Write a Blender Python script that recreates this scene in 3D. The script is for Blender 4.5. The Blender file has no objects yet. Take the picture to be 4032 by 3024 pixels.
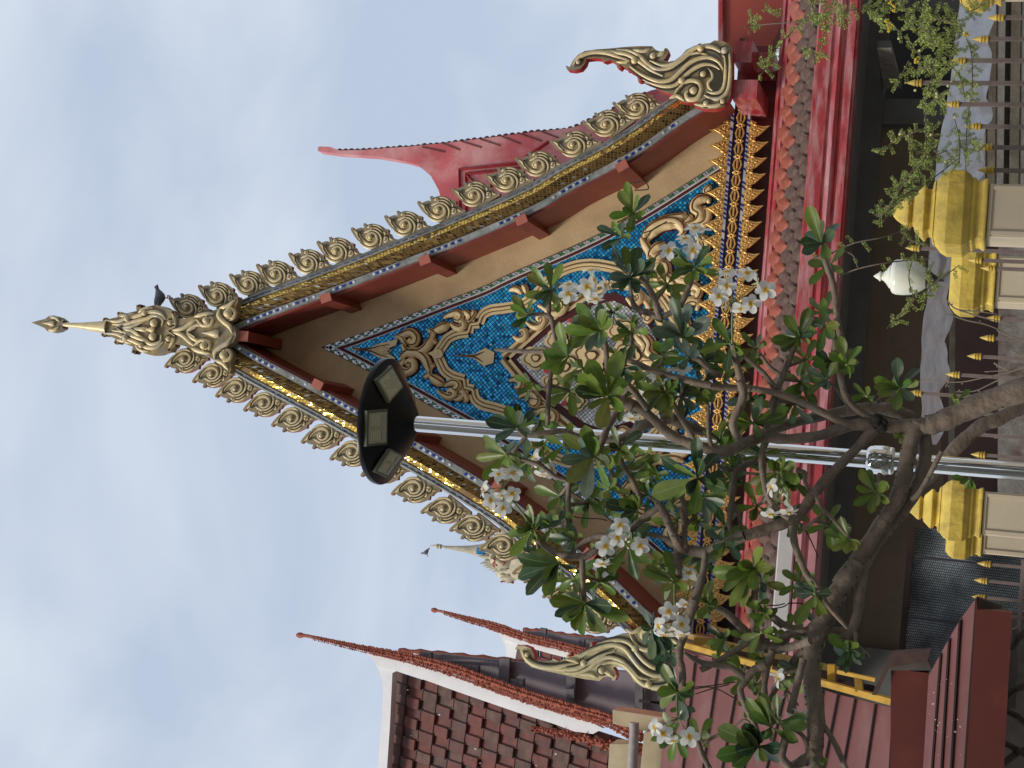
import bpy, bmesh, math, random
import numpy as np
from mathutils import Vector, Matrix, noise as mnoise
from mathutils.geometry import tessellate_polygon
R_ = math.radians
S = bpy.context.scene
random.seed(7)
# ------------------------------------------------------------ camera
FPX = 6046.0
YAW, PIT, ROL = R_(3.6087), R_(17.7758), R_(3.9228)
CAM = np.array([-1.6761, 0.0, 1.6])
def _axes():
    cy, sy, cp, sp = math.cos(YAW), math.sin(YAW), math.cos(PIT), math.sin(PIT)
    f = np.array([sy*cp, cy*cp, sp]); r = np.array([cy, -sy, 0.]); u = np.cross(r, f)
    c, s = math.cos(ROL), math.sin(ROL)
    return c*r+s*u, -s*r+c*u, f
RX, UP, FW = _axes()
cd = bpy.data.cameras.new('camera'); cam = bpy.data.objects.new('camera', cd); S.collection.objects.link(cam)
M = Matrix.Identity(4)
for i, ax in enumerate((-UP, RX, -FW)):
    for j in range(3): M[j][i] = ax[j]
for j in range(3): M[j][3] = CAM[j]
cam.matrix_world = M
cd.sensor_fit = 'HORIZONTAL'; cd.sensor_width = 36; cd.lens = FPX/4032*36; cd.clip_start = .1; cd.clip_end = 3000
S.camera = cam
S.render.resolution_x, S.render.resolution_y = 1024, 768
# ------------------------------------------------------------ light
S.view_settings.view_transform = 'Standard'; S.view_settings.look = 'None'; S.view_settings.exposure = .22; S.view_settings.gamma = 1
SUN_EL, SUN_AZ = 42.0, 236.0            # azimuth: compass-like, 180 = behind the camera, more = to its left
sdir = Vector((math.sin(R_(SUN_AZ))*math.cos(R_(SUN_EL)), math.cos(R_(SUN_AZ))*math.cos(R_(SUN_EL)), math.sin(R_(SUN_EL))))
sl = bpy.data.lights.new('sun', 'SUN'); sl.energy = 2.4; sl.angle = R_(14); sl.color = (1, .93, .82)
so = bpy.data.objects.new('sun', sl); S.collection.objects.link(so)
so.rotation_euler = sdir.to_track_quat('Z', 'Y').to_euler(); so.location = sdir*50
w = bpy.data.worlds.new('World'); S.world = w; w.use_nodes = True
nt = w.node_tree; nt.nodes.clear(); N = nt.nodes.new; L = nt.links.new
sky = N('ShaderNodeTexSky'); sky.sky_type = 'NISHITA'; sky.sun_disc = False; sky.sun_elevation = R_(SUN_EL); sky.sun_rotation = R_(SUN_AZ)
tc = N('ShaderNodeTexCoord'); mp = N('ShaderNodeMapping'); mp.inputs['Scale'].default_value = (1.0, 1.0, 2.0); mp.inputs['Location'].default_value = (3.1, .4, .2)
nz = N('ShaderNodeTexNoise'); nz.inputs['Scale'].default_value = 3.4; nz.inputs['Detail'].default_value = 5; nz.inputs['Roughness'].default_value = .5; nz.inputs['Distortion'].default_value = .4
cr = N('ShaderNodeValToRGB'); e = cr.color_ramp.elements
e[0].position = .36; e[0].color = (.455, .53, .66, 1); e[1].position = .62; e[1].color = (.63, .695, .775, 1)
ml = N('ShaderNodeVectorMath'); ml.operation = 'SCALE'; ml.inputs['Scale'].default_value = 10.0
mx = N('ShaderNodeMix'); mx.data_type = 'RGBA'; mx.inputs['Factor'].default_value = .93
bg = N('ShaderNodeBackground'); bg.inputs['Strength'].default_value = .1; ou = N('ShaderNodeOutputWorld')
L(tc.outputs['Generated'], mp.inputs['Vector']); L(mp.outputs[0], nz.inputs['Vector']); L(nz.outputs['Fac'], cr.inputs['Fac'])
L(cr.outputs['Color'], ml.inputs[0]); L(sky.outputs[0], mx.inputs['A']); L(ml.outputs[0], mx.inputs['B'])
L(mx.outputs['Result'], bg.inputs['Color']); L(bg.outputs[0], ou.inputs[0])
# ------------------------------------------------------------ pixel -> point on the plane y = Y
def Wp(px, py, Y):
    d = FW - UP*((px-2016)/FPX) + RX*((1512-py)/FPX)
    p = CAM + d*((Y-CAM[1])/d[1]); return (float(p[0]), float(p[1]), float(p[2]))
def T(x0, y0, w, iw=2212.0):
    s = w/iw
    return lambda *p: (x0+p[0]*s, y0+p[1]*s) + tuple(p[2:])
def XZ(pts, Y): return [(lambda q: (q[0], q[2]))(Wp(p[0], p[1], Y)) for p in pts]
def px2m(Y): return Y*1.06/FPX
def mirror(pts): return [(-p[0],)+tuple(p[1:]) for p in pts]
def spline(pts, n=5, closed=False):
    P = [np.array(p, float) for p in pts]; out = []; m = len(P)
    if m < 3: return [tuple(p) for p in P]
    for i in range(m if closed else m-1):
        a = P[(i-1) % m] if (closed or i > 0) else P[0]*2-P[1]
        b = P[i]; c = P[(i+1) % m]; d = P[(i+2) % m] if (closed or i+2 < m) else P[-1]*2-P[-2]
        for k in range(n):
            t = k/n; out.append(tuple(.5*((2*b)+(c-a)*t+(2*a-5*b+4*c-d)*t*t+(3*b-3*c+d-a)*t**3)))
    if not closed: out.append(tuple(P[-1]))
    return out
# ------------------------------------------------------------ materials
MATS = {}
def mat(name, col, rough=.6, metal=0., var=.12, scale=6., bump=.0, bscale=40., col2=None, fac2=.5, sc2=3., spec=.5, detail=6, st=None):
    if name in MATS: return MATS[name]
    m = bpy.data.materials.new(name); m.use_nodes = True; t = m.node_tree; b = t.nodes['Principled BSDF']; n = t.nodes.new; l = t.links.new
    b.inputs['Roughness'].default_value = rough; b.inputs['Metallic'].default_value = metal
    b.inputs['Specular IOR Level'].default_value = spec
    co = n('ShaderNodeTexCoord'); z = n('ShaderNodeTexNoise'); z.inputs['Scale'].default_value = scale; z.inputs['Detail'].default_value = detail
    l(co.outputs['Object'], z.inputs['Vector'])
    r = n('ShaderNodeValToRGB'); e = r.color_ramp.elements
    e[0].position = .3; e[1].position = .7
    e[0].color = tuple(c*(1-var) for c in col)+(1,); e[1].color = tuple(min(1, c*(1+var)) for c in col)+(1,)
    l(z.outputs['Fac'], r.inputs['Fac']); out = r.outputs['Color']
    if col2:
        z2 = n('ShaderNodeTexNoise'); z2.inputs['Scale'].default_value = sc2; z2.inputs['Detail'].default_value = 7; z2.inputs['Roughness'].default_value = .65
        if st:
            mpp = n('ShaderNodeMapping'); mpp.inputs['Scale'].default_value = st; l(co.outputs['Object'], mpp.inputs[0]); l(mpp.outputs[0], z2.inputs['Vector'])
        else: l(co.outputs['Object'], z2.inputs['Vector'])
        r2 = n('ShaderNodeValToRGB'); e = r2.color_ramp.elements; e[0].position = max(0, 1-fac2-.12); e[1].position = min(1, 1-fac2+.12)
        e[0].color = (0, 0, 0, 1); e[1].color = (1, 1, 1, 1); l(z2.outputs['Fac'], r2.inputs['Fac'])
        x = n('ShaderNodeMix'); x.data_type = 'RGBA'; l(r2.outputs['Color'], x.inputs['Factor']); l(out, x.inputs['A']); x.inputs['B'].default_value = tuple(col2)+(1,)
        out = x.outputs['Result']
    l(out, b.inputs['Base Color'])
    if bump:
        z3 = n('ShaderNodeTexNoise'); z3.inputs['Scale'].default_value = bscale; z3.inputs['Detail'].default_value = 5; l(co.outputs['Object'], z3.inputs['Vector'])
        bp = n('ShaderNodeBump'); bp.inputs['Strength'].default_value = bump; bp.inputs['Distance'].default_value = .01
        l(z3.outputs['Fac'], bp.inputs['Height']); l(bp.outputs[0], b.inputs['Normal'])
    MATS[name] = m; return m
def mosaic(name, cell, cols, grout, gw=.12, ang=45, tilt=.12, rough=.2, metal=.3, uvmode=False, missing=None):
    """square glass tiles: cols = list of (position, colour) for the random value of each tile"""
    if name in MATS: return MATS[name]
    m = bpy.data.materials.new(name); m.use_nodes = True; t = m.node_tree; b = t.nodes['Principled BSDF']; n = t.nodes.new; l = t.links.new
    co = n('ShaderNodeTexCoord')
    mpn = n('ShaderNodeMapping'); mpn.vector_type = 'POINT'
    if uvmode: l(co.outputs['UV'], mpn.inputs['Vector']); mpn.inputs['Rotation'].default_value = (0, 0, R_(ang))
    else:
        sx = n('ShaderNodeSeparateXYZ'); l(co.outputs['Object'], sx.inputs[0]); cx = n('ShaderNodeCombineXYZ')
        l(sx.outputs['X'], cx.inputs['X']); l(sx.outputs['Z'], cx.inputs['Y']); l(cx.outputs[0], mpn.inputs['Vector']); mpn.inputs['Rotation'].default_value = (0, 0, R_(ang))
    mpn.inputs['Scale'].default_value = (1/cell,)*3
    wz = n('ShaderNodeTexNoise'); wz.inputs['Scale'].default_value = 1.3; l(mpn.outputs[0], wz.inputs['Vector'])
    ws = n('ShaderNodeVectorMath'); ws.operation = 'SCALE'; ws.inputs['Scale'].default_value = .22; l(wz.outputs['Color'], ws.inputs[0])
    ad = n('ShaderNodeVectorMath'); ad.operation = 'ADD'; l(mpn.outputs[0], ad.inputs[0]); l(ws.outputs[0], ad.inputs[1])
    fl = n('ShaderNodeVectorMath'); fl.operation = 'FLOOR'; l(ad.outputs[0], fl.inputs[0])
    fr = n('ShaderNodeVectorMath'); fr.operation = 'FRACTION'; l(ad.outputs[0], fr.inputs[0])
    s1 = n('ShaderNodeSeparateXYZ'); l(fl.outputs[0], s1.inputs[0]); c1 = n('ShaderNodeCombineXYZ'); l(s1.outputs[0], c1.inputs[0]); l(s1.outputs[1], c1.inputs[1])
    wn = n('ShaderNodeTexWhiteNoise'); wn.noise_dimensions = '2D'; l(c1.outputs[0], wn.inputs['Vector'])
    cr = n('ShaderNodeValToRGB'); cr.color_ramp.interpolation = 'CONSTANT'
    for i, (p, c) in enumerate(cols):
        el = cr.color_ramp.elements[i] if i < 2 else cr.color_ramp.elements.new(p)
        el.position = p; el.color = tuple(c)+(1,)
    l(wn.outputs['Value'], cr.inputs['Fac'])
    s2 = n('ShaderNodeSeparateXYZ'); l(fr.outputs[0], s2.inputs[0])
    def edge(o):
        a = n('ShaderNodeMath'); a.operation = 'SUBTRACT'; l(o, a.inputs[0]); a.inputs[1].default_value = .5
        c = n('ShaderNodeMath'); c.operation = 'ABSOLUTE'; l(a.outputs[0], c.inputs[0]); return c.outputs[0]
    mxm = n('ShaderNodeMath'); mxm.operation = 'MAXIMUM'; l(edge(s2.outputs[0]), mxm.inputs[0]); l(edge(s2.outputs[1]), mxm.inputs[1])
    gt = n('ShaderNodeMath'); gt.operation = 'GREATER_THAN'; l(mxm.outputs[0], gt.inputs[0]); gt.inputs[1].default_value = .5-gw/2
    gf = gt.outputs[0]
    if missing:
        mz = n('ShaderNodeTexNoise'); mz.inputs['Scale'].default_value = missing[1]; mz.inputs['Detail'].default_value = 4; l(co.outputs['Object'], mz.inputs['Vector'])
        m1 = n('ShaderNodeMath'); m1.operation = 'MULTIPLY_ADD'; l(wn.outputs['Value'], m1.inputs[0]); m1.inputs[1].default_value = .12; l(mz.outputs['Fac'], m1.inputs[2])
        m2 = n('ShaderNodeMath'); m2.operation = 'GREATER_THAN'; l(m1.outputs[0], m2.inputs[0]); m2.inputs[1].default_value = missing[0]
        m3 = n('ShaderNodeMath'); m3.operation = 'MAXIMUM'; l(gt.outputs[0], m3.inputs[0]); l(m2.outputs[0], m3.inputs[1]); gf = m3.outputs[0]
    x = n('ShaderNodeMix'); x.data_type = 'RGBA'; l(gf, x.inputs['Factor']); l(cr.outputs['Color'], x.inputs['A']); x.inputs['B'].default_value = tuple(grout)+(1,)
    l(x.outputs['Result'], b.inputs['Base Color'])
    iv = n('ShaderNodeMath'); iv.operation = 'SUBTRACT'; iv.inputs[0].default_value = 1; l(gf, iv.inputs[1])
    mm = n('ShaderNodeMath'); mm.operation = 'MULTIPLY'; l(iv.outputs[0], mm.inputs[0]); mm.inputs[1].default_value = metal; l(mm.outputs[0], b.inputs['Metallic'])
    rr = n('ShaderNodeMapRange'); l(gf, rr.inputs['Value']); rr.inputs['To Min'].default_value = rough; rr.inputs['To Max'].default_value = .8; l(rr.outputs[0], b.inputs['Roughness'])
    g = n('ShaderNodeNewGeometry'); su = n('ShaderNodeVectorMath'); su.operation = 'SUBTRACT'; l(wn.outputs['Color'], su.inputs[0]); su.inputs[1].default_value = (.5, .5, .5)
    sc = n('ShaderNodeVectorMath'); sc.operation = 'SCALE'; sc.inputs['Scale'].default_value = tilt*2; l(su.outputs[0], sc.inputs[0])
    a2 = n('ShaderNodeVectorMath'); a2.operation = 'ADD'; l(g.outputs['Normal'], a2.inputs[0]); l(sc.outputs[0], a2.inputs[1])
    nn = n('ShaderNodeVectorMath'); nn.operation = 'NORMALIZE'; l(a2.outputs[0], nn.inputs[0]); l(nn.outputs[0], b.inputs['Normal'])
    MATS[name] = m; return m
# ------------------------------------------------------------ mesh builder
class MB:
    def __init__(s): s.v = []; s.f = []; s.m = []; s.uv = []; s.col = []; s.cc = None
    def add(s, vs, fs, mi=0, uvs=None):
        o = len(s.v); s.v += [tuple(v) for v in vs]; 
        for k, f in enumerate(fs):
            s.f.append(tuple(i+o for i in f)); s.m.append(mi)
            s.uv.append([uvs[i] for i in f] if uvs else [(0, 0)]*len(f)); s.col.append(s.cc)
        return s
    def box(s, a, b, mi=0):
        x0, y0, z0 = a; x1, y1, z1 = b
        return s.add([(x0,y0,z0),(x1,y0,z0),(x1,y1,z0),(x0,y1,z0),(x0,y0,z1),(x1,y0,z1),(x1,y1,z1),(x0,y1,z1)],
              [(0,3,2,1),(4,5,6,7),(0,1,5,4),(1,2,6,5),(2,3,7,6),(3,0,4,7)], mi)
    def hexa(s, q0, q1, mi=0, mside=None):
        """two quads (front, back), same order"""
        s.add(list(q0)+list(q1), [(0,1,2,3),(7,6,5,4)], mi)
        return s.add(list(q0)+list(q1), [(0,4,5,1),(1,5,6,2),(2,6,7,3),(3,7,4,0)], mi if mside is None else mside)
    def prism(s, poly, y0, y1, mi=0, ms=None, inset=0., back=True):
        """poly [(x,z)], front at y0 (toward camera), back at y1"""
        n = len(poly); ms = mi if ms is None else ms
        tri = tessellate_polygon([[Vector((p[0], p[1], 0)) for p in poly]])
        F = [(p[0], y0, p[1]) for p in poly]; B = [(p[0], y1, p[1]) for p in poly]
        s.add(F, tri, mi)
        if back: s.add(B, tri, ms)
        s.add(F+B, [(i, (i+1) % n, (i+1) % n+n, i+n) for i in range(n)], ms); return s
    def tube(s, path, rad, seg=8, mi=0, flat=1., caps=True, uv=False):
        """path of 3-D points, rad a number or a list"""
        P = [Vector(p) for p in path]; n = len(P)
        if not hasattr(rad, '__len__'): rad = [rad]*n
        vs = []; prev = None
        for i, p in enumerate(P):
            t = (P[min(i+1, n-1)]-P[max(i-1, 0)]); t = t.normalized() if t.length > 1e-9 else Vector((0,0,1))
            if prev is None:
                a = Vector((0, 1, 0)) if abs(t.y) < .9 else Vector((1, 0, 0)); u = t.cross(a).normalized()
            else: u = (prev-t*prev.dot(t)); u = u.normalized() if u.length > 1e-6 else t.orthogonal().normalized()
            prev = u; v = t.cross(u)
            for k in range(seg):
                a = 2*math.pi*k/seg; d = u*math.cos(a)+v*math.sin(a); d.y *= flat; vs.append(p+d*rad[i])
        fs = [(i*seg+k, i*seg+(k+1) % seg, (i+1)*seg+(k+1) % seg, (i+1)*seg+k) for i in range(n-1) for k in range(seg)]
        if caps: fs += [tuple(range(seg-1, -1, -1)), tuple((n-1)*seg+k for k in range(seg))]
        return s.add(vs, fs, mi)
    def ribbon(s, pts, r, Y, mi=0, flat=.7, n=5, seg=8, taper=(.35, .35)):
        """raised moulding lying on the plane y=Y; pts [(x,z)]"""
        q = spline(pts, n); m = len(q); rr = []
        for i in range(m):
            t = i/(m-1); k = min(1, taper[0]+(1-taper[0])*min(1, t*4), taper[1]+(1-taper[1])*min(1, (1-t)*4)); rr.append(r*k)
        return s.tube([(p[0], Y, p[1]) for p in q], rr, seg, mi, flat)
    def ball(s, c, r, mi=0, sy=1., seg=10, rings=6, sz=1.):
        vs = [(c[0], c[1], c[2]+r*sz)]
        for j in range(1, rings):
            a = math.pi*j/rings
            for k in range(seg):
                b = 2*math.pi*k/seg; vs.append((c[0]+r*math.sin(a)*math.cos(b), c[1]+r*sy*math.sin(a)*math.sin(b), c[2]+r*sz*math.cos(a)))
        vs.append((c[0], c[1], c[2]-r*sz)); fs = [(0, 1+k, 1+(k+1) % seg) for k in range(seg)]
        for j in range(rings-2):
            fs += [(1+j*seg+k, 1+(j+1)*seg+k, 1+(j+1)*seg+(k+1) % seg, 1+j*seg+(k+1) % seg) for k in range(seg)]
        o = 1+(rings-2)*seg; fs += [(o+k, len(vs)-1, o+(k+1) % seg) for k in range(seg)]
        return s.add(vs, fs, mi)
    def lathe(s, prof, c=(0,0), seg=20, mi=0, ang0=0., sq=None):
        """prof [(r,z)] round the vertical through c"""
        vs = []
        for r, z in prof:
            for k in range(seg):
                a = ang0+2*math.pi*k/seg; vs.append((c[0]+r*math.cos(a), c[1]+r*math.sin(a), z))
        fs = [(i*seg+k, i*seg+(k+1) % seg, (i+1)*seg+(k+1) % seg, (i+1)*seg+k) for i in range(len(prof)-1) for k in range(seg)]
        fs += [tuple(range(seg-1, -1, -1)), tuple((len(prof)-1)*seg+k for k in range(seg))]
        return s.add(vs, fs, mi)
    def build(s, name, mats, parent=None, smooth=35, fixn=True, origin=None):
        me = bpy.data.meshes.new(name)
        ox = Vector(origin) if origin else Vector((0, 0, 0))
        me.from_pydata([tuple(Vector(v)-ox) for v in s.v], [], s.f); 
        if not isinstance(mats, (list, tuple)): mats = [mats]
        for m in mats: me.materials.append(m)
        me.polygons.foreach_set('material_index', s.m)
        ul = me.uv_layers.new(name='UVMap'); flatuv = [c for u in s.uv for p in u for c in p]; ul.data.foreach_set('uv', flatuv)
        if any(c is not None for c in s.col):
            ca = me.color_attributes.new('tint', 'FLOAT_COLOR', 'CORNER'); data = []
            for f, c in zip(s.f, s.col): data += list((c or (1,1,1,1)))*len(f)
            ca.data.foreach_set('color', data)
        if fixn:
            bm = bmesh.new(); bm.from_mesh(me); bmesh.ops.recalc_face_normals(bm, faces=bm.faces); bm.to_mesh(me); bm.free()
        me.polygons.foreach_set('use_smooth', [True]*len(me.polygons)); me.set_sharp_from_angle(angle=R_(smooth)); me.update()
        o = bpy.data.objects.new(name, me); S.collection.objects.link(o); o.location = ox
        if parent is not None:
            pl = Vector((0,0,0)); q = parent
            while q: pl += q.location; q = q.parent
            o.parent = parent; o.location = ox-pl
        return o
def tag(o, label=None, cat=None, group=None, kind=None):
    if label: o['label'] = label
    if cat: o['category'] = cat
    if group: o['group'] = group
    if kind: o['kind'] = kind
    return o
def thing(name, label, cat, loc=(0,0,0), group=None):
    o = bpy.data.objects.new(name, None); S.collection.objects.link(o); o.location = loc; o.empty_display_size = .2
    return tag(o, label, cat, group)
def jit(a): return random.uniform(-a, a)
# ============================================================ materials of the place
M_gild = mat('aged_gilt', (.66, .52, .28), rough=.42, metal=.1, var=.15, scale=9, col2=(.40, .375, .33), fac2=.40, sc2=2.6, bump=.35, bscale=30)
M_gildfar = mat('aged_gilt_pale', (.55, .47, .26), rough=.5, metal=.1, var=.15, scale=9, col2=(.45, .46, .44), fac2=.35, sc2=3.1, bump=.3, bscale=30)
M_dull = mat('dark_gilt_ground', (.30, .22, .10), rough=.8, var=.35, scale=9, col2=(.20, .19, .16), fac2=.45, sc2=4)  # darker gilt for the ground between the raised scrolls
M_grime = mat('dark_grime', (.045, .035, .022), rough=.9, var=.4)
M_red = mat('red_edge_paint', (.42, .035, .04), rough=.5, var=.25, scale=12, col2=(.5, .2, .2), fac2=.3, sc2=9)
M_gold = mat('bright_gold_paint', (.72, .44, .13), rough=.3, metal=.45, var=.15, scale=14, bump=.5, bscale=45)
M_cream = mat('cream_relief_paint', (.74, .56, .29), rough=.5, metal=.05, var=.1, scale=5, bump=.15, bscale=30)
M_lines = mat('brown_line_paint', (.16, .075, .02), rough=.7, var=.25)
M_wallc = mat('ochre_render', (.60, .43, .235), rough=.85, var=.14, scale=2.2, col2=(.44, .31, .165), fac2=.36, sc2=1.4, bump=.35, bscale=22)
M_oxide = mat('oxide_red_paint', (.23, .038, .026), rough=.45, var=.14, scale=4, col2=(.27, .07, .05), fac2=.35, sc2=1.6, bump=.1)
M_oxide2 = mat('oxide_red_end_paint', (.42, .12, .08), rough=.6, var=.1, scale=9)
M_maroon = mat('maroon_recess', (.075, .006, .008), rough=.7, var=.2)
M_cement = mat('weathered_cement', (.27, .28, .27), rough=.85, var=.25, scale=7, col2=(.13, .13, .12), fac2=.42, sc2=5, bump=.7, bscale=30)
M_goldA = mosaic('lit_gold_glass_mosaic', .038, [(0, (.85, .54, .10)), (.3, (.95, .66, .14)), (.6, (.75, .44, .07)), (.85, (.5, .33, .12)), (.95, (.6, .6, .56))], (.16, .09, .03), gw=.2, tilt=.2, rough=.16, metal=.85, uvmode=True, missing=(.66, 1.6))  # upper facets: sky brightness put into the tile colours
M_goldB = mosaic('shaded_gold_glass_mosaic', .042, [(0, (.24, .13, .03)), (.35, (.13, .065, .015)), (.6, (.30, .18, .04)), (.82, (.07, .035, .01)), (.97, (.5, .52, .5))], (.14, .085, .03), gw=.2, tilt=.14, rough=.15, metal=.7, uvmode=True, missing=(.72, 1.1))  # lower facets: their shade put into darker tile colours
M_blueT = mosaic('blue_glass_mosaic', .046, [(0, (.01, .33, .70)), (.25, (.02, .44, .82)), (.5, (.008, .24, .58)), (.7, (.04, .54, .86)), (.92, (.004, .11, .32)), (.98, (.2, .45, .6))], (.004, .015, .04), gw=.24, tilt=.1, rough=.1, metal=.35)
M_whiteT = mosaic('white_glass_mosaic', .044, [(0, (.7, .7, .68)), (.4, (.55, .57, .57)), (.8, (.8, .8, .78))], (.07, .055, .05), gw=.18, tilt=.08, rough=.15, metal=.2)
M_bluetrim = mat('cobalt_glass_tile', (.02, .035, .30), rough=.15, metal=.3, var=.3, scale=30)
M_indigo = mat('indigo_paint', (.018, .010, .09), rough=.4, var=.2)
M_greenG = mat('green_glass_tile', (.02, .22, .045), rough=.15, metal=.2, var=.3, scale=30)
M_silver = mat('silver_glass_tile', (.62, .65, .66), rough=.12, metal=.35, var=.12, scale=30)
M_whiteE = mat('white_edge_paint', (.68, .68, .66), rough=.5, var=.1, scale=9)
# ============================================================ TEMPLE
temple = thing('temple_hall', 'tall ornate temple gable with gold mosaic rakes, blue glass pediment and red tiled skirt roof', 'temple', (0, 21, 0))
YB, YW = 20.0, 20.95
zA = T(1500, 880, 400); zB = T(2300, 450, 400)
O_px = [(905,1201),(955,1178),(1049,1140),(1298,1048),(1551,949),(1815,844),(2075,728),(2212,647),(2349,577),(2483,498),(2612,405),(2720,335),(2800,285)]
OX = spline([(-.02, 0)]+[(0,0)], 2)
OX = XZ(O_px, YB); 
# extend to the axis
d0 = (OX[1][0]-OX[0][0], OX[1][1]-OX[0][1]); k0 = -OX[0][0]/d0[0]
APEXZ = OX[0][1]+d0[1]*k0
OX = spline([(0.0, APEXZ)]+OX, 8)
def offs(poly, d):
    out = []
    for i, p in enumerate(poly):
        a = poly[max(0, i-1)]; b = poly[min(len(poly)-1, i+1)]; t = Vector((b[0]-a[0], b[1]-a[1])).normalized()
        out.append((p[0]-(-t.y)*d if False else p[0]+t.y*d, p[1]-t.x*d))     # inward = down-left of the right slope
    if out[0][0] != 0:                                                        # keep the join on the axis
        a, b = out[0], out[1]; k = (0-a[0])/(b[0]-a[0]) if b[0] != a[0] else 0
        if out[0][0] < 0:
            while len(out) > 2 and out[1][0] < 0: out.pop(0)
            a, b = out[0], out[1]; k = -a[0]/(b[0]-a[0]); out[0] = (0, a[1]+(b[1]-a[1])*k)
        else: out[0] = (0, a[1]+(b[1]-a[1])*k)
    return out
def resamp(poly, n):
    d = [0]
    for a, b in zip(poly, poly[1:]): d.append(d[-1]+math.dist(a, b))
    out = []
    for i in range(n):
        s_ = d[-1]*i/(n-1); k = max(j for j in range(len(d)) if d[j] <= s_+1e-9); k = min(k, len(poly)-2)
        f = (s_-d[k])/(d[k+1]-d[k]); out.append((poly[k][0]+(poly[k+1][0]-poly[k][0])*f, poly[k][1]+(poly[k+1][1]-poly[k][1])*f))
    return out, d[-1]
PX = 20/FPX*1.05
def strip(mb, d0, y0, d1, y1, sgn, mi=0, n=60, end=1.0):
    a, la = resamp(offs(OX, d0), n); b, lb = resamp(offs(OX, d1), n)
    m = int(n*end); vs = []; uv = []
    wd = math.hypot(d1-d0, y1-y0)
    for i in range(m):
        vs += [(sgn*a[i][0], y0, a[i][1]), (sgn*b[i][0], y1, b[i][1])]; uv += [(la*i/(n-1), 0), (la*i/(n-1), wd)]
    mb.add(vs, [(2*i, 2*i+1, 2*i+3, 2*i+2) for i in range(m-1)], mi, uv)
NZ = 23.5*PX; NR = 54*PX; NB = 95*PX; NT = 119*PX
for sgn in (1, -1):
    g = MB()
    strip(g, NZ, 19.97, NR, 19.89, sgn, 0); strip(g, NR, 19.89, NB, 19.965, sgn, 1)
    o = g.build('bargeboard', [M_goldA, M_goldB], temple, smooth=10)
    c = MB()
    strip(c, .006, 20.30, .006, 19.985, sgn); strip(c, .006, 19.985, .035, 19.95, sgn); strip(c, .035, 19.95, .04, 19.975, sgn); strip(c, .04, 19.975, NZ-.01, 19.965, sgn); strip(c, NZ-.01, 19.965, NZ-.008, 19.94, sgn)
    strip(c, NZ-.008, 19.94, NZ+.012, 19.94, sgn, 0); strip(c, NZ+.012, 19.94, NZ+.012, 19.98, sgn, 0)
    strip(c, NB, 19.96, NB, 19.92, sgn); strip(c, NB, 19.92, NT, 19.92, sgn); strip(c, NT, 19.92, NT, 20.12, sgn)
    # glass chips on the two cement borders
    t = MB(); nn = 150
    for (dd0, dd1, yy, dens) in ((.05, NZ-.02, 19.968, .42), (NB+.008, NT-.008, 19.917, .5)):
        a, la = resamp(offs(OX, dd0), nn); b, _ = resamp(offs(OX, dd1), nn)
        for i in range(4, nn-14):
            env = mnoise.noise(Vector((i*.11, dd0*9, sgn*3)))+.15
            if random.random() > dens+env*1.2 or (dd0 > .1 and i % 2 == 0 and env < .12): continue
            A = Vector(a[i]); B = Vector(b[i]); A2 = Vector(a[i+1]); B2 = Vector(b[i+1])
            wv = (A2-A)*.9
            if dd0 < .1: P = [B, B+wv, A+wv*.5+(B-A)*.25]; mi = 0 if i % 2 else 1
            else:
                ct = (A+B)/2+wv*.5; rr = min((B-A).length*.46, wv.length*.46); P = [ct+Vector((math.cos(q*math.pi/3), math.sin(q*math.pi/3)))*rr for q in range(6)]; mi = 1 if i % 2 else 0
            poly = [(sgn*p.x, p.y) for p in P]
            t.prism(poly, yy-.006, yy, mi, back=False)
    for f_, m_ in zip(t.f, t.m): pass
    c.add(t.v, [], 0); o_ = len(c.v)-len(t.v)
    for f_, m_ in zip(t.f, t.m): c.f.append(tuple(i+o_ for i in f_)); c.m.append(m_+1); c.uv.append([(0,0)]*len(f_)); c.col.append(None)
    c.build('rake_coping', [M_cement, M_bluetrim, M_silver], temple, smooth=20)
    # soffit
    sf = MB(); strip(sf, NT+.004, 19.99, NT+.004, YW, sgn); strip(sf, NT-.06, 19.99, NT+.004, 19.99, sgn)
    strip(sf, NT+.004, 19.99, NT+.03, 19.99, sgn); strip(sf, NT+.03, 19.99, NT+.03, 20.05, sgn); strip(sf, NT+.03, 20.05, NT+.004, 20.05, sgn)
    sf.build('soffit', [M_oxide], temple)
    rf = MB(); strip(rf, .03, 20.1, .03, 26.5, sgn); strip(rf, .12, 20.1, .12, 26.5, sgn)
    rf.build('roof_slope', [mat('red_roof_tile', (.30, .06, .04), rough=.6, bump=.6, bscale=12)], temple)
# purlins: ends seen under the rakes; (distance in px down the right rake)
inner = offs(OX, NT+.004)
PUR = [(915,1310,1)]+[zA(940,860)+(0,), (2300+910*400/2212, 450+1200*400/2212, 0), (2050,860,0), (1312,1170+12,0)]
PUR = [(1295,1190),(1670,1037),(2062,876),(2462,668)]
pr = MB()
for (px, py) in PUR:
    q = XZ([(px, py)], 19.93)[0]
    i = min(range(1, len(inner)-1), key=lambda k: math.dist(inner[k], q)); tg = Vector((inner[i+1][0]-inner[i-1][0], inner[i+1][1]-inner[i-1][1])).normalized(); nr = Vector((tg.y, -tg.x))
    if nr.y > 0: nr = -nr
    c0 = Vector(inner[i])
    for sgn in (1, -1):
        m = MB(); hw = .082; dd = .105
        quad = [c0-tg*hw-nr*.02, c0+tg*hw-nr*.02, c0+tg*hw+nr*dd, c0-tg*hw+nr*dd]
        F = [(sgn*p.x, 19.86, p.y) for p in quad]; B = [(sgn*p.x, YW, p.y) for p in quad]
        m.hexa(F, B, 0, 1); m.build('purlin_end', [M_oxide2, M_oxide], temple)
zz = Wp(935, 1321, 19.84)[2]; zw_ = Wp(977, 1321, 19.84)[2]
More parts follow.
